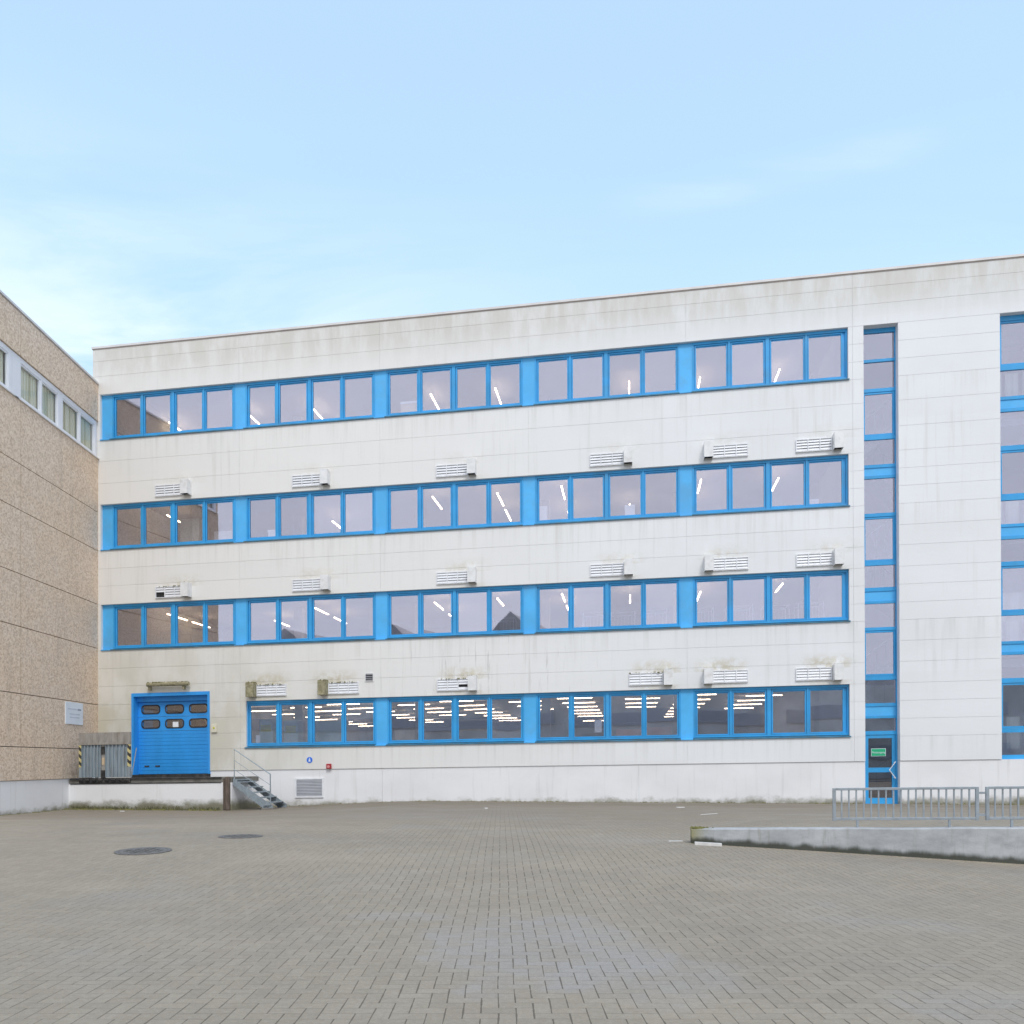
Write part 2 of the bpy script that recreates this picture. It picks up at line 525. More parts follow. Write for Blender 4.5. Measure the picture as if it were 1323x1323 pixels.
def mat_pavers():
    m, t, b = base('herringbone_pavers', .78, 0, .35)
    p = t.pos()
    # settle the rows slightly so that no line is ruler straight
    wob = t.new('ShaderNodeTexNoise')
    wob.inputs['Scale'].default_value = .9
    wob.inputs['Detail'].default_value = 3
    t.l.new(p, wob.inputs['Vector'])
    off = t.new('ShaderNodeVectorMath', operation='MULTIPLY_ADD')
    t.l.new(wob.outputs['Color'], off.inputs[0])
    off.inputs[1].default_value = (.03, .03, 0)
    t.l.new(p, off.inputs[2])
    x, y, z = t.sep(off.outputs[0])
    S = 10.0
    gx, gy = t.math('MULTIPLY', x, S), t.math('MULTIPLY', y, S)
    i, j = t.math('FLOOR', gx), t.math('FLOOR', gy)
    fx, fy = t.math('SUBTRACT', gx, i), t.math('SUBTRACT', gy, j)
    k = t.math('FLOORED_MODULO', t.math('SUBTRACT', i, j), 4.0)

    def eq(a):
        return t.math('COMPARE', k, float(a), .2)
    k0, k1, k2, k3 = eq(0), eq(1), eq(2), eq(3)
    dl = t.math('MULTIPLY_ADD', k1, 10., fx)
    dr = t.math('MULTIPLY_ADD', k0, 10., t.math('SUBTRACT', 1., fx))
    dt = t.math('MULTIPLY_ADD', k3, 10., t.math('SUBTRACT', 1., fy))
    db = t.math('MULTIPLY_ADD', k2, 10., fy)
    dx = t.math('MINIMUM', dl, dr)
    dy = t.math('MINIMUM', dt, db)
    jn = t.noise(p, 1.3, 3)
    jw = t.math('MULTIPLY', t.map(jn, .3, .7, .022, .055, False), t.map(t.noise(p, 7, 3, .7), .3, .7, .45, 1.45, False))
    jx = t.math('LESS_THAN', dx, jw)
    jy = t.math('LESS_THAN', dy, t.math('MULTIPLY', jw, .75))
    joint = t.math('MAXIMUM', jx, t.math('MULTIPLY', jy, .5))
    cid = t.new('ShaderNodeCombineXYZ')
    t.put(cid.inputs[0], t.math('SUBTRACT', i, k1))
    t.put(cid.inputs[1], t.math('SUBTRACT', j, k2))
    wn = t.new('ShaderNodeTexWhiteNoise', noise_dimensions='2D')
    t.l.new(cid.outputs[0], wn.inputs['Vector'])
    sc = t.new('ShaderNodeSeparateColor')
    t.l.new(wn.outputs['Color'], sc.inputs[0])
    col = t.mix(sc.outputs[0], (.300, .257, .192), (.350, .300, .226))
    col = t.mix(t.math('MULTIPLY', sc.outputs[1], .30), col, (.345, .275, .21))
    # areas of newer bluish stones and of sanded, dusty stones
    a1 = t.noise(p, .42, 3, .6)
    col = t.mix(t.math('MULTIPLY', t.map(a1, .55, .68), t.math('ADD', .3, t.math('MULTIPLY', sc.outputs[2], .5))), col, (.32, .288, .245))
    a2 = t.noise(t.scale(p, (.5, 1.2, 1)), .5, 4, .6)
    col = t.mix(t.math('MULTIPLY', t.map(a2, .5, .68), .35), col, (.43, .36, .275))
    a3 = t.noise(t.scale(p, (.22, .6, 1)), .8, 4, .6)
    col = t.mix(t.math('MULTIPLY', t.map(a3, .5, .66), .32), col, (.245, .213, .175))
    px_, py_, pz_ = t.sep(p)
    for cx_, cy_, rx_, ry_, am in ((.25, 6.5, 1.1, 1.5, .75), (1.0, 5.5, .8, .7, .5), (-1.2, 20.5, 2.6, 3.0, .6), (2.9, 4.7, .7, .6, .5), (-.9, 7.6, .5, .3, .6)):
        ddx = t.math('DIVIDE', t.math('SUBTRACT', px_, cx_), rx_)
        ddy = t.math('DIVIDE', t.math('SUBTRACT', py_, cy_), ry_)
        rr_ = t.math('SQRT', t.math('ADD', t.math('MULTIPLY', ddx, ddx), t.math('MULTIPLY', ddy, ddy)))
        km = t.map(t.math('ADD', rr_, t.math('MULTIPLY', t.math('SUBTRACT', t.noise(p, 1.7, 4), .5), 1.4)), 1.0, .65)
        km = t.math('MULTIPLY', km, t.math('ADD', .45, t.math('MULTIPLY', sc.outputs[2], .55)))
        col = t.mix(t.math('MULTIPLY', km, am), col, (.352, .328, .305))
    bl = t.noise(t.scale(p, (.9, .5, 1)), .9, 6, .7)
    col = t.mix(t.math('MULTIPLY', t.map(bl, .52, .72), .42), col, (.225, .20, .165))
    col = t.mix(t.math('MULTIPLY', t.map(bl, .46, .28), .30), col, (.44, .385, .31))
    grain = t.noise(p, 130, 2)
    col = t.mix(t.math('MULTIPLY', t.map(grain, .35, .65), .26), col, (.15, .135, .105))
    gr2 = t.noise(p, 38, 3, .7)
    col = t.mix(t.math('MULTIPLY', t.map(gr2, .45, .7), .22), col, (.46, .41, .33))
    col = t.mix(t.math('MULTIPLY', t.map(gr2, .48, .25), .25), col, (.19, .165, .125))
    # wear: the joints are swept full of sand towards the left of the yard and by the walls
    f = t.facade()
    u, w, v = t.sep(f)
    X, Y, Z = t.sep(p)
    full = t.map(t.math('ADD', X, t.math('MULTIPLY', a1, 5)), -5.5, 3.0, .3, 1.)
    far = t.map(Y, 15, 26, 1., .35)
    jf = t.math('MULTIPLY', t.math('MULTIPLY', joint, full), far)
    col = t.mix(t.math('MULTIPLY', jf, .88), col, (.115, .095, .068))
    # grime along the foot of the building, with an uneven edge
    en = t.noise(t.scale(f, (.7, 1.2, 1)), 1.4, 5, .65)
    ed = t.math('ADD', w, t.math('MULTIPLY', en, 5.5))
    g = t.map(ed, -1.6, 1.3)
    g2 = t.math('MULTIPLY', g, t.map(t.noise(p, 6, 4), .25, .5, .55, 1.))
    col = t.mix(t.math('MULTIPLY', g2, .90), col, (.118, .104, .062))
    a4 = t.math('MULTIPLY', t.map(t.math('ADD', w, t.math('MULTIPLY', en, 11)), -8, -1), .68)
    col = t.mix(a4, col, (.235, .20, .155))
    t.put(b.inputs['Base Color'], col)
    t.put(b.inputs['Roughness'], t.map(a1, .4, .7, .82, .6))
    bn = t.new('ShaderNodeBump')
    bn.inputs['Strength'].default_value = .6
    bn.inputs['Distance'].default_value = .008
    hgt = t.math('ADD', t.math('MULTIPLY', t.math('SUBTRACT', 1., joint), 1.), t.math('MULTIPLY', grain, .35))
    t.put(bn.inputs['Height'], hgt)
    t.l.new(bn.outputs[0], b.inputs['Normal'])
    return m


M['pavers'] = mat_pavers()


def mat_curtain(name, c1, c2, sc):
    m, t, b = base(name, .9, 0, .2)
    n = t.noise(t.scale(t.pos(), (sc, sc, .05)), 1.0, 2)
    t.put(b.inputs['Base Color'], t.mix(t.map(n, .35, .65), c1, c2))
    return m


M['blind'] = mat_curtain('vertical_blind', (.72, .69, .47), (.92, .90, .71), 5)
M['curtain'] = mat_curtain('pale_curtain', (.40, .44, .38), (.60, .63, .56), 5)


# ------------------------------------------------------------------ ground
def sst(a, b, x):
    k = min(1, max(0, (x - a) / (b - a)))
    return k * k * (3 - 2 * k)


def lerp_tab(tab, x):
    for (a, va), (b, vb) in zip(tab, tab[1:]):
        if x <= b:
            return va + (vb - va) * sst(a, b, x) if x > a else va
    return tab[-1][1]


UW, YW = uy(2.93, 12.86)          # left end of the retaining wall's front face
WT = .25                          # wall thickness


def zg(X, Y, behind=None):
    z = lerp_tab([(0, .08), (8, .10), (13, .255), (20, .25), (28.5, .19)], Y)
    z -= .27 * sst(2, 9.5, -X) * sst(16, 25, Y)
    u, y = uy(X, Y)
    if behind is None:
        behind = y > YW + WT * .5
    if behind:
        d = y - YW
        z += (.17 + .015 * max(0, u - UW)) * sst(UW - .1, UW + 1.6, u) * (1 - sst(2, 12, d)) * (1 if u < 18 else .6)
    else:
        d = YW - y
        z -= .047 * max(0, min(u - UW, 9)) * (1 - sst(1.5, 9, d))
    return z


def make_ground():
    us = [-400, -200, -100, -60, -40, -30] + [-24 + .5 * k for k in range(97)] + [30, 40, 60, 100, 200, 400]
    us += [UW + .01, UW + .3, UW + .8]
    ys = [.06] + [-.5 * k for k in range(1, 66)] + [-36, -40, -50, -65, -100, -200, -400]
    ys = [y for y in ys if abs(y - YW - .1) > .3] + [YW - .3, YW + .06, YW + .19, YW + .5]
    us, ys = sorted(set(us)), sorted(set(ys))
    mb = MB('W')
    V = []
    for y in ys:
        for u in us:
            X = ORG.x + u * DX - y * DY
            Y = ORG.y + u * DY + y * DX
            V.append((X, Y, zg(X, Y, y > YW + .1)))
    n = len(us)
    Fc = [(j * n + i, j * n + i + 1, (j + 1) * n + i + 1, (j + 1) * n + i) for j in range(len(ys) - 1) for i in range(n - 1)]
    mb.add(V, Fc)
    mb.smooth = True
    o = mb.build('ground', M['pavers'], p0=(0, 0, 0))
    tag(o, kind='structure')


make_ground()

# ------------------------------------------------------------------ white factory building
HB = 1.67
ROWS = [('top', 11.89), ('third', 7.90), ('second', 4.27), ('ground', .635)]
TOP = 15.22
PIT = 5.143
PIL = [-9.87, -4.727, .416, 5.559]           # left edges of the blue pier panels
UL, UR = -15.3, 26.0
S1 = (11.23, 12.26)                          # stair strip
S2 = (15.2, 17.9)                            # second strip
DOOR = (-13.83, -10.81, 2.69)                # loading door
factory = thing('factory_building', 'long white panel clad factory with blue window bands and a blue loading door', 'building', (0, 0, -1.4))

ROOMD = {'top': 16, 'third': 16, 'second': 16, 'ground': 36}


def wall_cells():
    rowlines = [-.13, .635, 1.19, 1.75, 2.305, 2.97, 3.62, 4.27, 4.82, 5.38, 5.94, 6.61, 7.24, 7.90, 8.46, 9.01, 9.57, 10.33, 11.13, 11.89, 12.44, 13.0, 13.56, 14.22, 14.77, TOP]
    ujoint = [-9.66, -4.52, .62, 5.765, 10.9, 19.5, 22.5]
    holes = [(-15.02, 10.77, b, b + HB) for n, b in ROWS[:3]]
    holes += [(-9.45, 10.77, .635, .635 + HB), (DOOR[0], DOOR[1], -.13, DOOR[2]), (S1[0], S1[1], -.13, 13.56), (S2[0], S2[1], -.13, 13.56)]
    ucut = sorted(set([UL, UR] + ujoint + [h[0] for h in holes] + [h[1] for h in holes]))
    vcut = sorted(set(rowlines + [DOOR[2]]))
    G = .0040
    pan, back = MB(), MB()
    for a, b in zip(ucut, ucut[1:]):
        for c, d in zip(vcut, vcut[1:]):
            mu, mv = (a + b) / 2, (c + d) / 2
            if any(h[0] < mu < h[1] and h[2] < mv < h[3] for h in holes):
                continue
            # the wall left of the stair strip has no joints within the height of a window band
            a2 = a + (G if a in ujoint else 0)
            b2 = b - (G if b in ujoint else 0)
            c2 = c + (G if c in rowlines and c > -.1 else 0)
            d2 = d - (G if d in rowlines and d < TOP - .01 else 0)
            pan.box(a2, b2, 0, .012, c2, d2)
            back.box(a, b, .012, .34, c, d)
    return pan, back


pan, back = wall_cells()
pan.build('wall_cladding', M['white'], factory)
wl = back.build('wall', M['jointwhite'], factory)
pl = MB()
for a, b in ((UL, DOOR[0]), (DOOR[1], -4.5), (-4.494, 4.2), (4.206, S1[0]), (S1[1], 18.2), (18.206, UR)):
    pl.box(a, b, .03, .34, -1.9, -.135)
pl.box(DOOR[0], DOOR[1], .03, .34, -1.9, -.37)
pl.build('plinth', M['plinth'], factory)
# side and back walls, roof
sh = MB()
sh.box(UL, UL + .3, .34, 37, -1.9, TOP)
sh.box(UR - .3, UR, .34, 37, -1.9, TOP)
sh.box(UL + .3, UR - .3, 36.7, 37, -1.9, TOP)
sh.build('side_wall', M['white'], factory)
MB().box(UL + .3, UR - .3, .34, 36.7, 14.62, 14.85).build('roof', M['deck'], factory)
cp = MB()
cp.box(UL - .03, UR + .03, -.035, .36, TOP + .012, TOP + .085)
cp.build('roof_coping', M['coping'], factory)
MB().box(UL - .015, UR + .015, -.02, .345, TOP - .012, TOP + .012).build('coping_edge', M['copingdark'], factory)

# floors, ceilings and rear walls of the rooms behind the glass
FL = {'top': 10.95, 'third': 6.95, 'second': 3.35, 'ground': -.25}
CE = {'top': 14.5, 'third': 10.35, 'second': 6.55, 'ground': 2.95}
for n, b in ROWS:
    MB().box(UL + .31, 10.94, .35, 36.6, CE[n], CE[n] + .1).build('ceiling', M['ceiling'], factory)
    MB().box(UL + .31, 10.94, .35, 36.6, FL[n] - .25, FL[n]).build('floor', M['floorin'], factory)
    if ROOMD[n] < 30:
        MB().box(UL + .31, 10.94, ROOMD[n], ROOMD[n] + .2, FL[n], CE[n]).build('interior_wall', M['interior'], factory)
    else:
        MB().box(UL + .31, 10.94, 35.8, 36, FL[n], CE[n]).build('interior_wall', M['interior'], factory)
    for k in range(5):
        uc = -9.66 + PIT * k
        MB().box(uc - .17, uc + .17, 5.2, 5.55, FL[n], CE[n]).build('column', M['interior'], factory)
MB().box(10.95, 11.10, .35, 36.6, -1.9, 14.6).build('interior_wall', M['interior'], factory)
MB().box(11.11, UR - .32, 5.0, 5.2, -1.9, 14.6).build('interior_wall', M['interior'], factory)
MB().box(14.9, 15.05, .35, 4.98, -1.9, 14.6).build('interior_wall', M['interior'], factory)
MB().box(11.11, UR - .32, .35, 4.98, -1.95, -1.62).build('floor', M['floorin'], factory)
for v in (2.75, 6.6, 10.3):
    MB().box(15.06, UR - .32, .6, 4.98, v, v + .25).build('floor', M['floorin'], factory)
# stair flights in the stairwell
stf = MB()
for k in range(7):
    z0 = -1.6 + k * 1.95
    s = 1 if k % 2 == 0 else -1
    a, b = (11.6, 14.1) if s > 0 else (14.1, 11.6)
    yy = 1.3 if s > 0 else 2.6
    stf.hexa([(a, yy, z0 - .15), (b, yy, z0 + 1.8), (a, yy + 1.1, z0 - .15), (b, yy + 1.1, z0 + 1.8),
              (a, yy, z0 + .1), (b, yy, z0 + 2.05), (a, yy + 1.1, z0 + .1), (b, yy + 1.1, z0 + 2.05)])
    stf.tube([(a, yy, z0 + 1.0), (b, yy, z0 + 2.95)], .025, 6)
    for q in range(9):
        f = q / 8
        stf.tube([(a + (b - a) * f, yy, z0 + .1 + 1.95 * f), (a + (b - a) * f, yy, z0 + 1.0 + 1.95 * f)], .012, 4)
stf.build('interior_stairs', M['galv'], factory)

# one window bay (four sashes) built at its pier, copied along the facade
PX = [(.54, 1.49), (1.68, 2.65), (2.90, 3.88), (4.05, 5.03)]
GY = .155
u0, v0 = PIL[1], ROWS[1][1]


def rnd_pane(o):
    o.rotation_euler = (random.uniform(-.0035, .0035), 0, random.uniform(-.0035, .0035))


def make_window(x0, x1, end=False):
    fr = MB()
    edges = [x0] + [e for p in PX for e in p] + [x1]
    lo, hi = v0 + .075, v0 + HB
    pt, pb = hi - .17, lo + .11                    # glass top and bottom
    fr.box(u0 + x0, u0 + x1, .10, .20, hi - .085, hi)
    fr.box(u0 + x0, u0 + x1, .10, .20, lo, lo + .06)
    # posts between the sashes
    posts = [(x0, x0 + .055), (1.545, 1.625), (2.715, 2.835), (3.935, 3.995), (x1 - .055, x1)]
    for a, b in posts:
        fr.box(u0 + a, u0 + b, .10, .20, lo + .06, hi - .085)
    for a, b in PX:                                # sash frames, set back a little
        a0, b0 = u0 + a - .043, u0 + b + .043
        fr.ring(a0, b0, lo + .068, hi - .093, .043, .125, .19)
    # beads closing the play between sash and post
    fr.box(u0 + x0 + .05, u0 + x1 - .05, .165, .20, hi - .15, hi - .08)
    xs = [x0 + .055] + [e for p in PX for e in p] + [x1 - .055]
    for a, b in zip(xs[0::2], xs[1::2]):
        fr.box(u0 + a, u0 + b, .15, .184, lo + .062, hi - .087)
    fr.box(u0 + x0 + .01, u0 + x1 - .01, .153, .187, lo + .055, pb)
    fr.box(u0 + x0 + .01, u0 + x1 - .01, .153, .187, pt, hi - .08)
    w = fr.build('window', M['blue'], factory, loc=(u0, .1, v0))
    P0[w.name] = (u0, .1, v0)
    s = MB()
    s.hexa([(u0 + x0 - .03, -.045, v0), (u0 + x1 + (.03 if end else 0), -.045, v0), (u0 + x0 - .03, .2, v0 + .0), (u0 + x1 + (.03 if end else 0), .2, v0),
            (u0 + x0 - .03, -.045, v0 + .035), (u0 + x1 + (.03 if end else 0), -.045, v0 + .035), (u0 + x0 - .03, .2, v0 + .075), (u0 + x1 + (.03 if end else 0), .2, v0 + .075)])
    s.build('sill', M['sill'], w)
    for a, b in PX:
        c = (u0 + (a + b) / 2, GY, (pt + pb) / 2)
        g = MB().box(u0 + a - .01, u0 + b + .01, GY, GY + .008, pb - .01, pt + .01).build('pane', M['glass'], w, loc=c)
    return w


def pier(x0, x1):
    mb = MB()
    mb.box(u0 + x0, u0 + x1, .115, .19, v0 + .05, v0 + HB)
    mb.hexa([(u0 + x0, -.044, v0 + .001), (u0 + x1 - .031, -.044, v0 + .001), (u0 + x0, .19, v0 + .001), (u0 + x1 - .031, .19, v0 + .001),
             (u0 + x0, -.044, v0 + .03), (u0 + x1 - .031, -.044, v0 + .03), (u0 + x0, .19, v0 + .07), (u0 + x1 - .031, .19, v0 + .07)])
    o = mb.build('pier_panel', M['bluepanel'], factory, loc=(u0, .1, v0))
    return o


win = make_window(.41, PIT)
win_end = make_window(.41, 5.21, True)
pr = pier(.0, .41)
pr_end = pier(-.01, .41)
ref = L((u0, .1, v0)) - L(P0[factory.name])


def put_at(o, u, v):
    o.location = L((u, .1, v)) - L(P0[factory.name])
    for c in o.children:
        if c.name.startswith('pane'):
            rnd_pane(c)


first = {'w': 1, 'e': 1, 'p': 1}


def use(o, key, u, v):
    if first[key]:
        first[key] = 0
        c = o
    else:
        c = dup(o, factory)
    put_at(c, u, v)
    return c


for n, b in ROWS:
    for k in range(-1, 4):
        if n == 'ground' and k < 0:
            continue
        u = PIL[0] + PIT * k
        use(win_end if k == 3 else win, 'e' if k == 3 else 'w', u, b)
        if not (n == 'ground' and k == 0):
            use(pr, 'p', u, b)
# the ground floor band starts with a sash, so close its left end; and the outer left piers
bpy.data.objects.remove(pr_end)
for n, b in ROWS[:3]:
    MB().box(-15.02, -14.62 - .395, .115, .19, b + .05, b + HB).build('pier_panel', M['bluepanel'], factory)
MB().box(-9.46, -9.455, .1, .2, .70, .635 + HB).build('window_jamb', M['blue'], factory)


# ------------------------------------------------------------------ glazed stair strips
def strip(name, ua, ub, cells, yrec, cols=1, frame_w=.05):
    """cells: (kind, v_top, v_bottom); kind g fixed glass, c casement, p blue panel, t transom"""
    fr = MB()
    vt, vb = max(c[1] for c in cells), min(c[2] for c in cells)
    y0, y1 = yrec, yrec + .08
    step = (ub - ua) / cols
    for k in range(cols + 1):
        x = ua + step * k
        a = x if k == 0 else x - frame_w / 2
        b = x if k == cols else x + frame_w / 2
        if k == 0: b = x + frame_w
        if k == cols: a = x - frame_w
        fr.box(a, b, y0, y1, vb, vt)
    for kd, a, b in cells:
        if kd == 't':
            fr.box(ua + .001, ub - .001, y0 - .006, y1 + .006, b, a)
    w = fr.build(name, M['blue'], factory)
    for kd, a, b in cells:
        for k in range(cols):
            x0 = ua + step * k + frame_w * (1 if k == 0 else .5)
            x1 = ua + step * (k + 1) - frame_w * (1 if k == cols - 1 else .5)
            if kd == 'g':
                g = MB().box(x0, x1, y0 + .03, y0 + .038, b, a).build('pane', M['glass'], w, loc=((x0 + x1) / 2, y0 + .03, (a + b) / 2))
                rnd_pane(g)
            elif kd == 'c':
                s = MB()
                s.ring(x0 + .006, x1 - .006, b + .006, a - .006, .06, y0 + .012, y0 + .07)
                s.build('sash', M['blue'], w)
                g = MB().box(x0 + .06, x1 - .06, y0 + .036, y0 + .044, b + .06, a - .06).build('pane', M['glass'], w, loc=((x0 + x1) / 2, y0 + .03, (a + b) / 2))
                rnd_pane(g)
            elif kd == 'p':
                MB().box(x0, x1, y0 + .02, y0 + .06, b, a).build('spandrel_panel', M['bluepanel'], w)
    return w


C1 = [('t', 13.56, 13.42), ('g', 13.42, 12.59), ('t', 12.59, 12.50), ('g', 12.50, 11.66), ('t', 11.66, 11.55), ('c', 11.55, 10.16), ('t', 10.16, 10.04),
      ('g', 10.04, 9.25), ('t', 9.25, 9.15), ('p', 9.15, 8.90), ('t', 8.90, 8.81), ('g', 8.81, 7.71), ('t', 7.71, 7.60), ('c', 7.60, 6.18), ('t', 6.18, 6.06),
      ('g', 6.06, 5.36), ('t', 5.36, 5.24), ('p', 5.24, 4.93), ('t', 4.93, 4.85), ('g', 4.85, 4.10), ('t', 4.10, 4.00), ('c', 4.00, 2.56), ('t', 2.56, 2.43),
      ('g', 2.43, 1.70), ('t', 1.70, 1.60), ('p', 1.60, 1.30), ('t', 1.30, 1.22), ('g', 1.22, .82), ('t', .82, .70)]
strip('stair_window', S1[0], S1[1], C1, .26, 1, .036)
MB().box(S1[1] - .006, S1[1] - .001, .002, .258, .70, 13.55).build('lit_reveal_strip', M['frame_white'], factory)  # added pale strip: sunlit brightness painted onto the shaded right reveal
C2 = [('t', 13.56, 13.40), ('c', 13.40, 12.02), ('t', 12.02, 11.88), ('g', 11.88, 11.07), ('t', 11.07, 10.97), ('p', 10.97, 10.70), ('t', 10.70, 10.60), ('g', 10.60, 9.55), ('t', 9.55, 9.40),
      ('c', 9.40, 8.0), ('t', 8.0, 7.86), ('g', 7.86, 7.13), ('t', 7.13, 7.04), ('p', 7.04, 6.76), ('t', 6.76, 6.66), ('g', 6.66, 5.97), ('t', 5.97, 5.83), ('c', 5.83, 4.42), ('t', 4.42, 4.30),
      ('g', 4.30, 3.51), ('t', 3.51, 3.42), ('p', 3.42, 3.18), ('t', 3.18, 3.09), ('g', 3.09, 2.37), ('t', 2.37, 2.22), ('c', 2.22, .82), ('t', .82, .69), ('g', .69, 0.0), ('t', 0.0, -.16)]
strip('corridor_window', S2[0], S2[1], C2, .2, 2, .06)
MB().box(15.4, 17.7, .75, .80, 4.2, 5.1).build('curtain', M['curtain'], factory)
for a, b in ((7.1, 8.0), (10.95, 12.0), (.2, 1.2), (3.4, 4.4)):
    for k in range(5):
        MB().box(15.15 + .5 * k, 15.15 + .5 * k + .38, .72 + .03 * (k % 2), .76 + .03 * (k % 2), a, b).build('curtain', M['curtain'], factory)

# blue stair door under the strip
dd = MB()
DU0, DU1, DV0, DV1 = S1[0] + .002, S1[1] - .002, -1.56, .70
dd.box(DU0, DU0 + .05, .26, .34, DV0, DV1)
dd.box(DU1 - .05, DU1, .26, .34, DV0, DV1)
dr = dd.build('stair_door', M['blue'], factory)
lf = MB()
lf.ring(DU0 + .054, DU1 - .054, DV0 + .03, DV1 - .004, .105, .275, .335)
lf.box(DU0 + .16, DU1 - .16, .275, .335, -.49, -.34)
lf.box(DU0 + .16, DU1 - .16, .2755, .3345, DV0 + .13, DV0 + .26)
leaf = lf.build('door_leaf', M['blue'], dr)
MB().box(DU0 + .15, DU1 - .15, .30, .308, -.35, DV1 - .1).build('pane', M['glassdark'], dr)
MB().box(DU0 + .15, DU1 - .15, .30, .308, DV0 + .25, -.48).build('pane', M['glassdark'], dr)
h = MB()
h.tube([(DU1 - .10, .27, -.18), (DU1 - .10, .12, -.16), (DU1 - .29, .10, -.42), (DU1 - .10, .12, -.68), (DU1 - .10, .27, -.66)], .016, 8)
h.build('push_handle', M['ventwhite'], dr)
MB().box(DU0, DU1, .1, .36, DV0 - .06, DV0 + .02).build('door_step', M['deck'], factory)

# ------------------------------------------------------------------ loading door
ld = MB()
a, b, tp = DOOR
bot = -.24
ld.box(a, a + .085, -.015, .34, bot, tp)
ld.box(b - .085, b, -.015, .34, bot, tp)
ld.box(a + .085, b - .085, -.015, .34, tp - .12, tp)
door = ld.build('loading_door', M['bluedoor'], factory)
hd = MB()
hd.box(a + .085, b - .085, .20, .34, tp - .30, tp - .12)
hd.build('door_header', M['bluedoor'], door)
lp = MB()
la, lb = a + .085, b - .085
pane_c = [(-13.26, 0), (-12.33, 0), (-11.40, 0)]
secs = [2.38, 1.85, 1.33, .81, .29, bot + .01]
for q in range(5):
    t1, t0 = secs[q] - .006, secs[q + 1] + .004
    if q < 2:
        xs = [la] + [e for c, _ in pane_c for e in (c - .31, c + .31)] + [lb]
        zc = (t0 + t1) / 2
        lp.box(la, lb, .30, .345, zc + .13, t1)
        lp.box(la, lb, .30, .345, t0, zc - .13)
        for s_, e_ in zip(xs[0::2], xs[1::2]):
            lp.box(s_, e_, .30, .345, zc - .13, zc + .13)
    else:
        hgt = (t1 - t0) / 4
        for r_ in range(4):
            lp.box(la, lb, .30 + (.002 if r_ % 2 else 0), .345, t0 + hgt * r_ + (.006 if r_ else 0), t0 + hgt * (r_ + 1))
MB().box(la, lb, .322, .352, 2.37, tp - .2).build('door_header', M['bluedoor'], door)
lp.box(la, lb, .346, .36, bot, 1.33)
slab = lp.build('door_leaf', M['bluedoor'], door)


def rrect(cx, cz, w, h_, r, n=5):
    out = []
    for sx, sz, a0 in ((1, 1, 0), (-1, 1, 90), (-1, -1, 180), (1, -1, 270)):
        for k in range(n + 1):
            an = R(a0 + 90 * k / n)
            out.append((cx + sx * (w / 2 - r) + r * math.cos(an), cz + sz * (h_ / 2 - r) + r * math.sin(an)))
    return out


for q in range(2):
    zc = (secs[q] + secs[q + 1]) / 2
    for c, _ in pane_c:
        o_, i_ = rrect(c, zc, .74, .34, .13), rrect(c, zc, .65, .25, .09)
        mb = MB()
        n = len(o_)
        V = [(x, .285, z) for x, z in o_] + [(x, .285, z) for x, z in i_] + [(x, .31, z) for x, z in o_] + [(x, .31, z) for x, z in i_]
        Fc = []
        for k in range(n):
            k2 = (k + 1) % n
            Fc += [(k, k2, n + k2, n + k), (k, 2 * n + k, 2 * n + k2, k2), (n + k, n + k2, 3 * n + k2, 3 * n + k)]
        mb.add(V, Fc)
        po = mb.build('door_window', M['rubber'], door)
        MB().prism(rrect(c, zc, .66, .26, .09), .305, .312).build('pane', M['glassdark'], po)
for uu in (-13.42, -13.0):
    MB().box(uu - .09, uu + .09, .28, .302, .04, .085).build('grip_handle', M['rubber'], door)
MB().box(a + .02, b - .02, -.06, .34, bot - .12, bot).build('threshold', M['rubber'], door)
tag(MB().box(-12.39, -12.17, .272, .282, secs[1] - .39, secs[1] - .20).build('notice', M['paper'], p0=(-12.28, .28, 1.6)),
    'small white notice in the lower middle pane of the blue loading door', 'notice')

# ------------------------------------------------------------------ wall vents
VW, VH = 1.10, .40


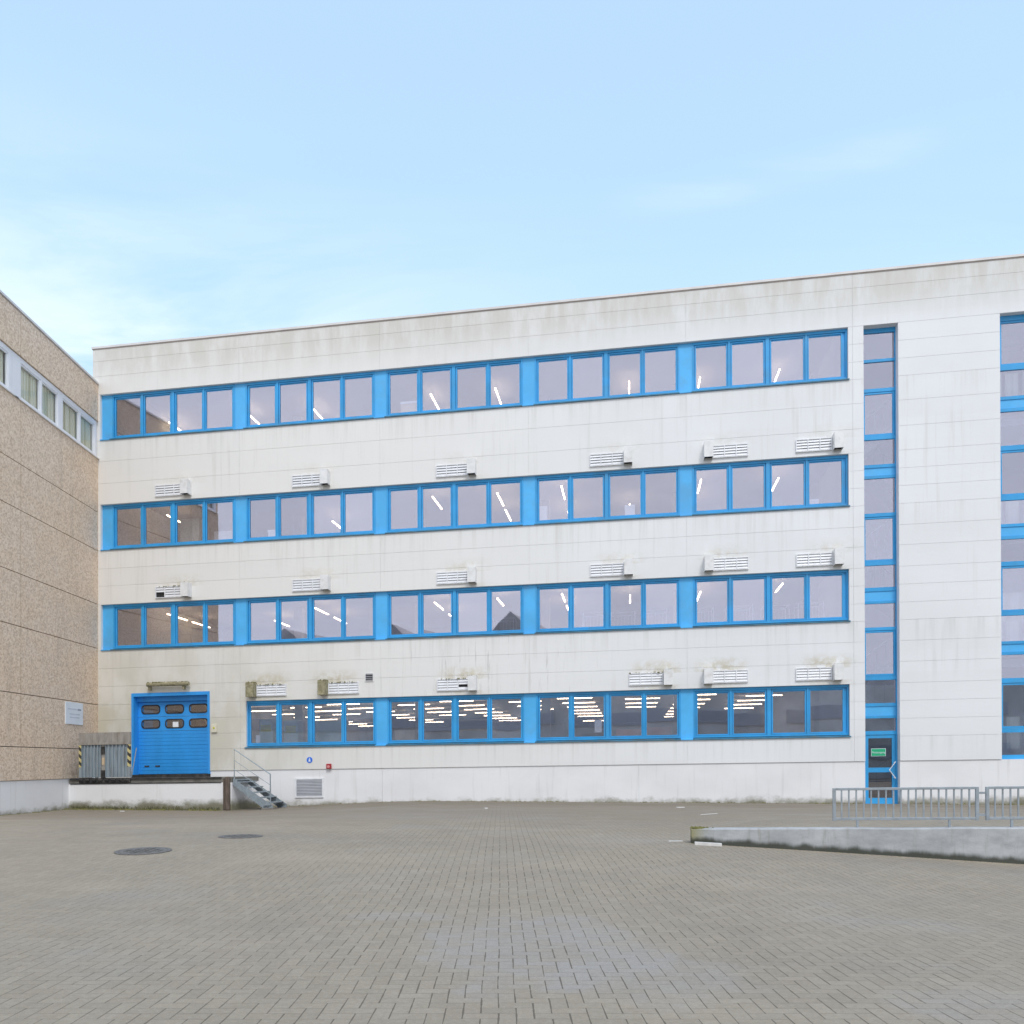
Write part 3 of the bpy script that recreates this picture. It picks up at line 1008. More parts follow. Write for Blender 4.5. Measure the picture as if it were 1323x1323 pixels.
def make_vent(side, moss, broken=None, dirty=False):
    """origin: bottom left corner of the louvre on the facade"""
    t = thing('wall_vent', '', 'vent', (0, 0, 0))
    g = MB()
    g.ring(0, VW, 0, VH, .022, -.05, .0)
    for x in (VW / 3, 2 * VW / 3):
        g.box(x - .013, x + .013, -.052, .0, .022, VH - .022)
    fr_ = g.build('louvre_frame', M['ventwhite'], t)
    MB().box(.022, VW - .022, -.004, .012, .022, VH - .022).build('louvre_back', M['dark'], t)
    s = MB()
    for k in range(4):
        z = .03 + k * .088
        for c in range(3):
            if broken and (k, c) in broken: continue
            x0 = .024 + c * VW / 3 - (0 if c == 0 else .01)
            x1 = (c + 1) * VW / 3 - .014
            s.hexa([(x0, -.045, z), (x1, -.045, z), (x0, -.016, z + .080), (x1, -.016, z + .080),
                    (x0, -.039, z + .002), (x1, -.039, z + .002), (x0, -.010, z + .086), (x1, -.010, z + .086)])
    s.build('slat', M['ventwhite'], t)
    hb = MB()
    ha, hb_ = (VW + .01, VW + .29) if side == 'R' else (-.29, -.01)
    z0, z1 = -.03, VH + .07
    # a hood open at the bottom
    hb.box(ha, hb_, -.30, -.285, z0, z1)
    hb.box(ha, ha + .015, -.285, 0, z0, z1)
    hb.box(hb_ - .015, hb_, -.285, 0, z0, z1)
    hb.box(ha + .015, hb_ - .015, -.285, 0, z1 - .015, z1)
    ho = hb.build('hood', M['hoodmoss'] if moss == 2 else M['hood'], t)
    MB().box(ha + .016, hb_ - .016, -.284, -.002, z0 + .05, z0 + .065).build('hood_mesh', M['dark'], ho)
    if moss:
        mm = MB()
        rr = random.Random(int(moss * 10))
        for _ in range(90 if moss == 2 else 34):
            on_hood = rr.random() < .55
            x = rr.uniform(ha, hb_) if on_hood else rr.uniform(0, VW)
            y = rr.uniform(-.28, -.01) if on_hood else rr.uniform(-.06, .0)
            z = z1 if on_hood else VH
            r_ = rr.uniform(.015, .045)
            pts = [(x + r_ * math.cos(q * 1.257), y + r_ * math.sin(q * 1.257), z - .006) for q in range(5)] + [(x, y, z + r_ * rr.uniform(.4, 1.0))]
            mm.add(pts, [(0, 1, 5), (1, 2, 5), (2, 3, 5), (3, 4, 5), (4, 0, 5), (4, 3, 2, 1, 0)])
        mo = mm.build('moss', M['moss'], t)
        mo['kind'] = 'stuff'
    return t


protos = {}
VLIST = []
VB = {'upper': 9.71, 'middle': 6.075, 'lower': 2.455}
names = ['leftmost', 'second from the left', 'third from the left', 'third from the right', 'second from the right', 'rightmost']
topv = [(-12.86, 'R'), (-7.69, 'R'), (-2.54, 'R'), (2.65, 'R'), (6.60, 'L'), (9.17, 'R')]
lowv = [(-9.03, 'L'), (-6.40, 'L'), (-2.54, 'R'), (3.90, 'R'), (6.57, 'L'), (9.14, 'R')]
for row, lst in (('upper', topv), ('middle', topv), ('lower', lowv)):
    for k, (u, sd) in enumerate(lst):
        moss, broken = 0, None
        if row == 'lower':
            moss = 2 if k < 2 else 1 if k == 2 else 0
            if k == 3: moss = .5
            if k == 2: broken = ((1, 2),)
        elif row == 'middle':
            moss = 1 if k == 0 else 0
            if k == 0: broken = ((0, 0), (1, 0))
        key = (sd, moss, broken)
        if key in protos:
            o = dup(protos[key])
        else:
            o = protos[key] = make_vent(sd, moss, broken)
        p = (u, 0, VB[row])
        place(o, 'F', p)
        P0[o.name] = p
        hood = 'right' if sd == 'R' else 'left'
        look = 'mossy' if moss == 2 else 'white'
        extra = ' with a broken slat' if broken else ''
        row_txt = {'upper': 'directly under the top window band', 'middle': 'between the two middle window bands', 'lower': 'above the lowest window band'}[row]
        if row == 'upper': row_txt = 'in the highest row of vents'
        elif row == 'middle': row_txt = 'in the middle row of vents'
        else: row_txt = 'in the lowest row of vents'
        lab = f'{look} vent{extra}, {names[k]} {row_txt}'
        tag(o, lab, 'vent', 'louvred vents on the white facade')

# ------------------------------------------------------------------ small things on the facade
t = thing('wall_lamp', 'long moss covered lamp fitting above the blue loading door', 'lamp', (-12.3, 0, 2.9))
MB().tube([(-13.12, -.16, 2.97), (-11.52, -.16, 2.97)], .075, 10).build('lamp_housing', M['hoodmoss'], t)
for uu in (-13.06, -11.75):
    MB().box(uu - .03, uu + .03, -.15, 0, 2.78, 2.93).build('bracket', M['hoodmoss'], t)
mm = MB()
rr = random.Random(3)
for _ in range(80):
    x, y = rr.uniform(-13.1, -11.55), -.16 + rr.uniform(-.05, .05)
    r_ = rr.uniform(.015, .04)
    mm.add([(x + r_ * math.cos(q * 1.257), y + r_ * math.sin(q * 1.257), 3.025) for q in range(5)] + [(x, y, 3.04 + r_ * .8)], [(0, 1, 5), (1, 2, 5), (2, 3, 5), (3, 4, 5), (4, 0, 5), (4, 3, 2, 1, 0)])
mo = mm.build('moss', M['moss'], t)
mo['kind'] = 'stuff'

t = thing('switch_box', 'cream switch box on the wall right of the loading door', 'switch', (-10.63, 0, 1.2))
MB().box(-10.73, -10.53, -.06, 0, 1.22, 1.50).build('housing', M['cream'], t, bevel=.008)
MB().tube([(-10.63, -.06, 1.38), (-10.63, -.075, 1.38)], .035, 10).build('button', M['yellow'], t)

t = thing('small_vent', 'small dark square vent beside the mossy vent hood', 'vent', (-4.94, 0, 2.87))
MB().ring(-5.08, -4.78, 2.86, 3.14, .02, -.03, 0).build('vent_frame', M['hood'], t)
MB().box(-5.06, -4.80, -.004, .01, 2.88, 3.12).build('vent_back', M['dark'], t)
s = MB()
for k in range(4):
    s.box(-5.06, -4.80, -.025, -.006, 2.895 + k * .062, 2.915 + k * .062)
s.build('slat', M['grille'], t)

t = thing('basement_grille', 'wide grey louvred grille low in the white plinth', 'grille', (-7.1, .03, -1.1))
MB().ring(-7.64, -6.60, -1.12, -.44, .05, -.01, .03).build('grille_frame', M['ventwhite'], t)
MB().box(-7.59, -6.65, .018, .028, -1.07, -.49).build('grille_back', M['dark'], t)
s = MB()
for k in range(11):
    z = -1.065 + k * .0525
    s.hexa([(-7.59, -.004, z), (-6.65, -.004, z), (-7.59, .014, z + .03), (-6.65, .014, z + .03), (-7.59, -.002, z + .008), (-6.65, -.002, z + .008), (-7.59, .017, z + .042), (-6.65, .017, z + .042)])
s.build('slat', M['grille'], t)

t = thing('round_sign', 'small round blue sign with a white figure under the windows', 'sign', (-7.1, 0, .19))
disc = [(-7.1 + .105 * math.cos(k * math.pi / 14), .19 + .105 * math.sin(k * math.pi / 14)) for k in range(28)]
MB().prism(disc, -.012, 0).build('sign_disc', M['signblue'], t)
pg = MB()
pg.prism([(-7.1 + .02 * math.cos(k * math.pi / 6), .245 + .02 * math.sin(k * math.pi / 6)) for k in range(12)], -.015, -.011)
pg.prism([(-7.135, .13), (-7.105, .13), (-7.10, .16), (-7.095, .13), (-7.065, .13), (-7.075, .22), (-7.125, .22)], -.015, -.011)
pg.build('pictogram', M['signwhite'], t)

t = thing('alarm_box', 'small red alarm box on the wall right of the round sign', 'alarm', (-6.39, 0, -.04))
MB().box(-6.47, -6.30, -.08, 0, -.13, .05).build('housing', M['red'], t, bevel=.01)
MB().tube([(-6.385, -.08, -.05), (-6.385, -.10, -.05)], .05, 12).build('lens', M['redlight'], t)

t = thing('exit_sign', 'green emergency exit sign with white lettering on the blue stair door', 'sign', (11.66, .26, .14))
MB().box(11.47, 11.91, .262, .272, .02, .265).build('sign_plate', M['signwhite'], t)
MB().box(11.483, 11.897, .256, .2625, .033, .252).build('sign_field', M['green'], t)


def text(body, size, p, mat, parent, name='lettering', rot=None, frame='F', depth=.002):
    cu = bpy.data.curves.new(name, 'FONT')
    cu.body = body
    cu.size = size
    cu.align_x = 'CENTER'
    cu.align_y = 'CENTER'
    cu.extrude = depth
    tmp = bpy.data.objects.new('tmp', cu)
    COL.objects.link(tmp)
    bpy.context.view_layer.update()
    dg = bpy.context.evaluated_depsgraph_get()
    me = bpy.data.meshes.new_from_object(tmp.evaluated_get(dg))
    bpy.data.objects.remove(tmp)
    o = bpy.data.objects.new(name, me)
    me.materials.clear()
    me.materials.append(mat)
    COL.objects.link(o)
    o.parent = parent
    ref_ = P0[parent.name]
    o.location = (L(p) - L(ref_)) if frame == 'F' else Vector(p) - Vector(ref_)
    o.rotation_euler = rot or (R(90), 0, 0)
    P0[o.name] = tuple(p)
    return o


text('Notausgang', .085, (11.69, .254, .14), M['signwhite'], t)

# paper and boxes behind the glass
PXc = {}


def sheet(u, v, w_, h_, label, mat='paper'):
    o = MB().box(u - w_ / 2, u + w_ / 2, .205, .210, v, v + h_).build('paper_sheet', M[mat], p0=(u, .2, v))
    tag(o, label, 'paper')


sheet(-9.10, .80, .16, .30, 'white sheet of paper in the lowest band\'s first window, above the steel stairs')
sheet(2.88, .95, .24, .42, 'pale notice in the ground floor window below the third vent from the right')
for u, v, w_, h_, d_, lab in ((-3.5, 12.02, .72, .50, .4, 'beige box on the top floor window sill'),
                              (-8.55, 8.03, .36, .34, .3, 'small pale box behind the second pier\'s left window, third floor'),
                              (3.95, 8.03, .32, .44, .3, 'white carton behind the third floor window under the fourth vent'),
                              (1.05, 8.03, .28, .58, .3, 'tall pale carton beside the middle pier on the third floor'),
                              (9.75, 8.03, .36, .26, .3, 'low white carton in the last third floor window on the right')):
    t = thing('storage_box', lab, 'box', (u, .45, v))
    MB().box(u - w_ / 2, u + w_ / 2, .3, .3 + d_, v - .14, v + h_ - .02).build('carton', M['card'] if 'beige' in lab else M['paper'], t)
    MB().box(u - w_ / 2 - .012, u + w_ / 2 + .012, .288, .312 + d_, v + h_ - .08, v + h_).build('lid', M['paper'], t)

for u, y, w_, n_, lab in ((-11.95, .7, .75, 3, 'pale carton stack in the third pane from the brown building, third floor'),
                          (-10.5, .8, 1.1, 2, 'wide white carton stack in the fourth pane from the brown building, third floor')):
    f0 = 6.95
    t = thing('carton_stack', lab, 'cartons', (u, y, f0))
    MB().box(u - w_ / 2 - .05, u + w_ / 2 + .05, y - .03, y + .73, f0, f0 + .14).build('pallet', M['card'], t)
    for q in range(n_ + 1):
        for h_ in (0, 1):
            MB().box(u - w_ / 2 + h_ * w_ / 2 + .006, u + h_ * w_ / 2 - .006, y + .02 * (q % 2), y + .68, f0 + .15 + .5 * q, f0 + .15 + .5 * q + .49).build('carton', M['cream'] if n_ == 3 else M['paper'], t)

# ------------------------------------------------------------------ lamps inside


def uyx(px, y):            # facade u of a sight line at depth y (used to read positions off the photograph)
    r = (px - 647) / 1080
    k = (r * (ORG.y + y * DX) - (ORG.x - y * DY)) / (DX - r * DY)
    return k


lampx = [230, 333, 415, 567, 648, 730, 815, 905, 1005]
tube0 = {}


def lamp(name, p, along, ln, label, group):
    key = (along, ln)
    if key not in tube0:
        mb = MB()
        if along == 'y':
            mb.box(-.024, .024, 0, ln, -.02, .02)
        else:
            mb.box(0, ln, -.022, .022, -.018, .018)
        o = mb.build(name, M['lamp'], p0=(0, 0, 0))
        tube0[key] = o
    else:
        o = dup(tube0[key])
    place(o, 'F', p)
    P0[o.name] = p
    tag(o, label, 'ceiling light', group)


for n, lv, st in (('top', 14.15, 3.6), ('third', 9.85, 2.2), ('second', 6.15, 3.0)):
    nm = {'top': 'top', 'third': 'third', 'second': 'second'}[n]
    for x in lampx:
        u = uyx(x, st + 1)
        if n == 'top' and x == 730: continue
        jit = random.Random(int(x) + len(n))
        for d in (0, 2.3):
            if n != 'top' and jit.random() < (.22 if d == 0 else .4): continue
            lamp('strip_light', (u, st + d + jit.uniform(-.2, .7), lv), 'y', 1.5, f'lit strip light on the {nm} floor ceiling behind the blue window band', f'strip lights on the {nm} floor')
for c in range(10):
    for k in range(8 if c % 2 == 0 else 4):
        lamp('strip_light', (-14.6 + c * 2.571 + .3 * (c % 2), (5.2 if c % 3 else 8.1) + k * 2.8 + (1.3 if c % 2 else 0), 2.72), 'u', 1.5, 'lit strip light in the rows on the ground floor hall ceiling', 'strip lights in the ground floor hall')

# roll cages on the second floor
cage0 = None
for k, (u, y) in enumerate(((2.75, .9), (3.7, 1.1), (4.75, .9), (-.5, 1.3), (6.3, 1.0), (7.55, .9), (8.75, 1.1), (9.8, .9), (-13.0, 1.2), (-11.6, 1.0))):
    if cage0 is None:
        cg = thing('roll_cage', '', 'cage', (0, 0, 0))
        f_ = MB()
        for x in (-.4, .4):
            for yy in (0, .7):
                f_.tube([(x, yy, .1), (x, yy, 1.75)], .014, 6)
            f_.tube([(x, 0, 1.75), (x, .7, 1.75)], .014, 6)
        for z in (.2, 1.2, 1.72):
            f_.tube([(-.4, .7, z), (.4, .7, z)], .012, 6)
            f_.tube([(-.4, 0, z), (.4, 0, z)], .012, 6)
        f_.build('cage_frame', M['wire'], cg)
        m_ = MB()
        for q in range(6):
            m_.tube([(-.3 + q * .12, .7, .2), (-.3 + q * .12, .7, 1.72)], .006, 4)
        m_.build('cage_mesh', M['wire'], cg)
        MB().box(-.42, .42, -.02, .72, .08, .13).build('cage_base', M['galv'], cg)
        cage0 = o = cg
    else:
        o = dup(cage0)
    p = (u, y, FL['second'])
    place(o, 'F', p)
    P0[o.name] = p
    tag(o, 'white wire roll cage standing behind the second floor windows', 'cage', 'wire roll cages on the second floor')

# things in the ground floor hall
for k, (u, y, w_, h_) in enumerate(((uyx(344, .9), .9, .5, 1.95), (uyx(376, 1.0), 1.0, .55, 1.9), (uyx(426, 1.1), 1.1, 1.1, 1.85))):
    lab = ['left of two narrow grey green cabinets in the first ground floor window', 'right of two narrow grey green cabinets, second pane of the ground floor windows', 'wide grey green cabinet below the second mossy vent, behind ground floor glass'][k]
    t = thing('steel_cabinet', lab, 'cabinet', (u, y, FL['ground']))
    MB().box(u - w_ / 2, u + w_ / 2, y, y + .5, FL['ground'], FL['ground'] + h_).build('body', M['cabinet'], t)
    MB().box(u - w_ / 2 + .02, u + w_ / 2 - .02, y - .02, y, FL['ground'] + .05, FL['ground'] + h_ - .05).build('door', M['cabinet'], t)
    MB().box(u - .2, u + .2, y - .03, y - .021, FL['ground'] + h_ - .45, FL['ground'] + h_ - .2).build('label_plate', M['yellow'] if k < 2 else M['cabinet'], t)
for k, (u, y) in enumerate(((uyx(612, 1.2), 1.2), (uyx(757, 1.4), 1.4))):
    t = thing('storage_rack', ['open metal storage rack behind the ground floor window under the broken vent', 'storage rack with brown cartons right of the third pier on the ground floor'][k], 'rack', (u, y, FL['ground']))
    f0 = FL['ground']
    mb = MB()
    for x in (-.7, .7):
        for yy in (0, .6):
            mb.box(u + x - .03, u + x + .03, y + yy - .03, y + yy + .03, f0, f0 + 1.8)
    mb.build('upright', M['card'] if k == 0 else M['galv'], t)
    for z in (.5, 1.0, 1.4, 1.75):
        MB().box(u - .67, u + .67, y - .03, y + .63, f0 + z, f0 + z + .05).build('shelf', M['card'] if k == 0 else M['galv'], t)
for k, (u, y, w_, h_) in enumerate(((uyx(812, .9), .9, .9, 1.32), (uyx(851, 1.0), 1.0, .9, 1.38), (uyx(523, .9), .9, .8, 1.45))):
    lab = ['left of two brown carton stacks in the ground floor window', 'right of two brown carton stacks in the ground floor window', 'brown carton stack left of the open rack on the ground floor'][k]
    t = thing('carton_stack', lab, 'cartons', (u, y, FL['ground']))
    f0 = FL['ground']
    for q in range(3):
        MB().box(u - w_ / 2 + .02 * q, u + w_ / 2 - .01 * q, y, y + .6, f0 + h_ / 3 * q, f0 + h_ / 3 * (q + 1) - .005).build('carton', M['card'] if k == 2 else M['orange'] if q == 2 else M['card'], t)

# ------------------------------------------------------------------ brown gravel-panel building on the left
XL = -14.61
left = thing('office_building', 'brown washed gravel panel building with a white framed window band', 'building', (XL, 27, 0), 'W')
ZJ = [.955, 1.97, 3.59, 5.63, 7.23, 9.17, 10.57, 12.5]
YE = 23.55
YJ = [YE, 25.45, 30.6]
lw, lb_ = MB('W'), MB('W')
zb = ZJ + [13.88, 15.20]
for c, d in zip(zb, zb[1:]):
    if (c, d) == (12.5, 13.88):
        continue
    for a, b in zip(YJ, YJ[1:]):
        g0, g1 = (.012, .012)
        lw.box(XL - .12, XL, a + g0, b - (g1 if b < 30 else 0), c + (.012 if c not in (.955, 13.88) else 0), d - (.012 if d not in (12.5, 15.20) else 0))
    lb_.box(XL - .35, XL - .12, YE, 30.6, c, d)
lb_.box(XL - 16, XL - .35, 30.3, 30.6, -.6, 15.2)
lb_.box(XL - 16, XL - 15.7, YE + .3, 30.3, -.6, 15.2)
lw.box(XL - 16, XL - .12, YE - .1, YE, .955, 15.2)
lb_.box(XL - 16, XL - .35, YE, YE + .3, -.6, 15.2)
lw.build('wall', M['aggregate'], left)
lb_.build('joint_backing', mottled('brown_joint', (.20, .15, .11), .2), left)
MB('W').box(XL - 15.7, XL - .35, YE + .3, 30.3, 14.8, 15.0).build('roof', M['deck'], left)
MB('W').box(XL - .4, XL + .03, YE - .13, 30.63, 15.205, 15.275).build('roof_coping', M['coping'], left)
MB('W').box(XL - .36, XL + .012, YE - .112, 30.61, 15.17, 15.205).build('coping_edge', M['copingdark'], left)
pp = MB('W')
for a, b in ((YE - .07, 25.08), (25.085, 30.6)):
    pp.box(XL - .35, XL - .03, a, b, -.7, .94)
pp.box(XL - 16, XL - .36, YE - .06, YE - .002, -.7, .94)
pp.build('plinth', M['plinth'], left)
# interior behind the windows
MB('W').box(XL - 5, XL - .4, YE + .3, 30.2, 12.0, 12.2).build('floor', M['floorin'], left)
MB('W').box(XL - 5, XL - .4, YE + .3, 30.2, 14.2, 14.3).build('ceiling', M['ceiling'], left)
MB('W').box(XL - 5.1, XL - 5, YE + .3, 30.2, 12.2, 14.2).build('interior_wall', M['interior'], left)


def left_window(w0, w1, panes):
    fr = MB('W')
    z0, z1 = 12.52, 13.86
    gz0, gz1 = 12.66, 13.67
    fr.box(XL - .14, XL - .05, w0, w1, gz1 + .03, z1)
    fr.box(XL - .14, XL - .05, w0, w1, z0, gz0 - .03)
    e = [w0 + .0] + [x for p in panes for x in p] + [w1]
    for a, b in zip(e[0::2], e[1::2]):
        fr.box(XL - .14, XL - .05, a + (.03 if a != w0 else 0), b - (.03 if b != w1 else 0), gz0 - .03, gz1 + .03)
    for a, b in panes:
        for q in ((a - .03, a + .02, gz0 - .03, gz1 + .03), (b - .02, b + .03, gz0 - .03, gz1 + .03)):
            fr.box(XL - .13, XL - .07, *q)
        fr.box(XL - .13, XL - .07, a + .02, b - .02, gz0 - .03, gz0 + .02)
        fr.box(XL - .13, XL - .07, a + .02, b - .02, gz1 - .02, gz1 + .03)
    w = fr.build('window', M['frame_white'], left)
    MB('W').hexa([(XL - .1, w0, 12.50), (XL + .05, w0, 12.49), (XL - .1, w1 + .2, 12.50), (XL + .05, w1 + .2, 12.49),
                  (XL - .1, w0, 12.54), (XL + .05, w0, 12.52), (XL - .1, w1 + .2, 12.54), (XL + .05, w1 + .2, 12.52)]).build('sill', M['coping'], w)
    for a, b in panes:
        g = MB('W').box(XL - .105, XL - .097, a, b, gz0, gz1).build('pane', mat_l, w, loc=(XL - .1, (a + b) / 2, (gz0 + gz1) / 2))
        g.rotation_euler = (0, random.uniform(-.002, .002), random.uniform(-.002, .002))
        bl = MB('W')
        k = a + .02
        while k < b - .02:
            bl.hexa([(XL - .185, k, gz0 - .1), (XL - .17, k, gz0 - .1), (XL - .205, k + .175, gz0 - .1), (XL - .19, k + .175, gz0 - .1),
                     (XL - .185, k, gz1 + .1), (XL - .17, k, gz1 + .1), (XL - .205, k + .175, gz1 + .1), (XL - .19, k + .175, gz1 + .1)])
            k += .165
        bl.build('vertical_blind', M['blind'], w)
    return w


mat_l = mat_glass('office_glass', -.015, (.92, .93, .94), (.95, .96, 1))
left_window(25.075, 30.33, [(25.55, 26.60), (26.75, 27.65), (28.0, 29.05), (29.2, 30.13)])
left_window(YE + .12, 25.068, [(YE + .3, 24.86)])
MB('W').box(XL - .3, XL - .06, YE, YE + .118, 12.5, 13.88).build('corner_post', M['aggregate'], left)

t = thing('notice_board', 'white board with faint grey print on the brown wall by the dock', 'sign', (XL, 28.6, 3.2), 'W')
MB('W').box(XL, XL + .03, 28.02, 29.17, 2.80, 3.55).build('board', M['signwhite'], t)
ln = MB('W')
for a, b, z, h_ in ((28.80, 29.04, 3.285, .055), ):
    ln.box(XL + .03, XL + .034, a, b, z, z + h_)
ln.build('printed_lines', M['ink'], t)
ln = MB('W')
for a, b, z, h_ in ((28.16, 28.74, 3.30, .03), (28.26, 28.94, 3.13, .03), (28.28, 28.92, 3.02, .03)):
    ln.box(XL + .03, XL + .034, a, b, z, z + h_)
ln.build('printed_lines', M['inkpale'], t)

# ------------------------------------------------------------------ loading dock
DW = -2.0           # front face of the dock (y)
dl, dr_ = -15.3, -8.98


def vzz(z, u=-12):
    return vz(z, u)


dock = thing('loading_dock', 'low white concrete loading dock with dark steel edge below the blue door', 'dock', (-12, DW, vzz(0)))
MB().box(dl, dr_, DW, .029, vzz(-.6), vzz(.80)).build('dock_wall', M['dockpaint'], dock)
MB().box(dl, dr_ - .01, DW + .02, .0, vzz(.80), vzz(.97)).build('deck', M['deck'], dock)
eb = MB()
eb.box(dl + .5, -9.35, DW - .035, DW + .018, vzz(.945), vzz(.985))
eb.box(dl + .5, -9.35, DW - .02, DW + .018, vzz(.79), vzz(.82))
eb.build('edge_beam', M['rubber'], dock)
MB().box(-9.17, -9.03, DW - .10, DW - .001, vzz(-.1), vzz(.99)).build('bumper_post', M['timber'], dock, bevel=.015)
MB().box(-9.27, -9.205, DW - .05, DW - .001, vzz(-.1), vzz(.93)).build('bumper_post', M['timber'], dock, bevel=.012)

# folded-up dock leveller
ly = DW + .02
lu0, lu1 = uyx(103.3, ly), uyx(169.0, ly)
lev = thing('dock_leveller', 'upright grey ribbed dock plates with hazard stripes beside the blue door', 'dock leveller', ((lu0 + lu1) / 2, ly, vzz(.97)))
zb0, zt0, zt1 = vzz(1.02), vzz(2.12), vzz(2.53)
mid0, mid1 = uyx(131.4, ly), uyx(137.0, ly)
for a, b in ((lu0 + .09, mid0), (mid1, lu1 - .09)):
    mb = MB()
    mb.box(a, b, ly + .0, ly + .03, zb0, zt0)
    n = 6
    for k in range(n + 1):
        x = a + (b - a) * k / n
        mb.box(max(a, x - .018), min(b, x + .018), ly - .045, ly, zb0, zt0)
    mb.build('dock_plate', M['plate'], lev)
tp_ = MB()
tp_.box(lu0, lu1, ly - .02, ly + .03, zt0, zt1)
for k in range(9):
    x = lu0 + (lu1 - lu0) * k / 8
    tp_.box(max(lu0, x - .012), min(lu1, x + .012), ly - .04, ly - .02, zt0 + .1, zt1 - .01)
tp_.box(lu0, lu1, ly - .07, ly - .02, zt0, zt0 + .08)
tp_.build('lip_plate', M['platetop'], lev)
for a in (lu0, lu1 - .085):
    MB().box(a, a + .085, ly - .06, ly + .02, zb0 + .35, zt0).build('hazard_strip', M['hazard'], lev)
    MB().box(a, a + .085, ly - .05, ly + .02, zb0, zb0 + .345).build('side_rail', M['plate'], lev)
MB().box(mid0 + .02, mid1 - .02, ly - .035, ly + .03, zb0 - .1, zt0).build('centre_rail', M['platetop'], lev)
for z in (zt0 - .32, zb0 - .02):
    MB().box(mid0 + .015, mid1 - .015, ly - .07, ly - .036, z, z + .26).build('hinge', M['rubber'], lev)
MB().box(mid0 + .04, mid1 - .02, ly - .05, ly - .036, zb0 + .42, zb0 + .66).build('reflector', M['card'], lev)
rl = MB()
rl.box(lu0, lu1, ly - .06, ly + .02, vzz(.84), vzz(1.0))
for k in range(8):
    x = lu0 + .1 + (lu1 - lu0 - .2) * k / 7
    rl.tube([(x - .07, ly - .08, vzz(.93)), (x + .07, ly - .08, vzz(.93))], .045, 8)
rl.build('hinge_roller', M['rubber'], lev)
t = MB().tube([(uyx(169.5, DW + .1), DW + .1, vzz(.99)), (uyx(176.5, DW + .3), DW + .3, vzz(2.0))], .018, 8).build('leaning_bar', M['galv'], p0=(-13, DW + .1, vzz(.99)))
tag(t, 'thin steel bar leaning beside the grey dock plates', 'bar')

# ------------------------------------------------------------------ steel stairs
SU0, SU1, SY0, SY1 = -8.97, -7.62, DW + .05, -.80
zt_, zb_ = .95, .02
us_ = -8.2
st = thing('steel_stairs', 'short grey steel stairs with a handrail down from the loading dock', 'stairs', (us_, SY0, vz(0, us_)))


def V_(z, u):
    return vz(z, u)


for y0 in (SY0, SY1 - .04):
    a, b = SU0, SU1
    mb = MB()
    za, zb2 = .93, .03
    mb.hexa([(a, y0, V_(za - .17, a)), (b - .22, y0, V_(-.06, b)), (a, y0 + .04, V_(za - .17, a)), (b - .22, y0 + .04, V_(-.06, b)),
             (a, y0, V_(za + .04, a)), (b, y0, V_(.10, b)), (a, y0 + .04, V_(za + .04, a)), (b, y0 + .04, V_(.10, b))])
    mb.box(b - .3, b + .02, y0, y0 + .04, V_(-.1, b), V_(.10, b))
    mb.build('stringer', M['galv'], st)
for k in range(5):
    f = (k + .5) / 5
    u = SU0 + (SU1 - SU0 - .15) * f + .05
    z = .93 - .17 * (k + .35)
    MB().box(u - .12, u + .14, SY0 + .04, SY1 - .04, V_(z - .035, u), V_(z, u)).build('tread', M['galv'], st)
MB().box(SU0 - .01, SU0 + .12, SY0 + .04, SY1 - .04, V_(.90, SU0), V_(.945, SU0)).build('tread', M['galv'], st)
pa, pb_ = SU0 + .04, -7.68
hr = MB()
ys = SY0 + .02
hr.tube([(pa, ys, V_(.93, pa)), (pa, ys, V_(1.93, pa)), (pb_, ys, V_(1.12, pb_)), (pb_, ys, V_(.14, pb_))], .022, 8)
for q in (.36, .66):
    hr.tube([(pa, ys, V_(1.93 - q, pa)), (pb_, ys, V_(1.12 - q, pb_))], .010, 6)
hr.build('handrail', M['galv'], st)
MB().box(-7.95, -7.55, SY0 - .08, SY0 + .12, V_(-.3, -7.7), V_(.02, -7.7)).build('footing', M['deck'], st, bevel=.02)

# ------------------------------------------------------------------ retaining wall and guard rails
wall_l = 14.0
wv = lambda z: vz(z, UW)
rw = thing('retaining_wall', 'low grey concrete retaining wall with a mossy left end', 'wall', (UW + 5, YW, wv(0)))
mb = MB()
nseg = 28
rr = random.Random(5)
prof = []
for k in range(nseg + 1):
    u = UW + wall_l * k / nseg
    prof.append((u, rr.uniform(-.006, .006)))
V, Fc = [], []
for u, e in prof:
    for y, v in ((YW, wv(-.75)), (YW, wv(.462) + e * .5), (YW + .02, wv(.478) + e), (YW + WT - .02, wv(.478) + e), (YW + WT, wv(.462) + e), (YW + WT, wv(-.75))):
        V.append((u, y, v))
for k in range(nseg):
    for q in range(6):
        q2 = (q + 1) % 6
        Fc.append((k * 6 + q, k * 6 + q2, (k + 1) * 6 + q2, (k + 1) * 6 + q))
Fc += [tuple(range(6)), tuple(nseg * 6 + q for q in range(5, -1, -1))]
mb.add(V, Fc)
mb.build('wall_body', M['concrete'], rw)
mm = MB()
for _ in range(160):
    x = UW + abs(rr.gauss(0, .12))
    y = rr.uniform(YW + .02, YW + WT - .02)
    r_ = rr.uniform(.008, .03)
    z = wv(.476)
    mm.add([(x + r_ * math.cos(q * 1.257), y + r_ * math.sin(q * 1.257), z) for q in range(5)] + [(x, y, z + r_ * rr.uniform(.5, 1.2))], [(0, 1, 5), (1, 2, 5), (2, 3, 5), (3, 4, 5), (4, 0, 5), (4, 3, 2, 1, 0)])
mo = mm.build('moss', M['moss'], rw)
mo['kind'] = 'stuff'

RY = YW + WT * .5
ra, rb = uyx(1077.5, RY), uyx(1262, RY)
rlen = rb - ra
rz0, rz1 = .125, .60          # above the wall top


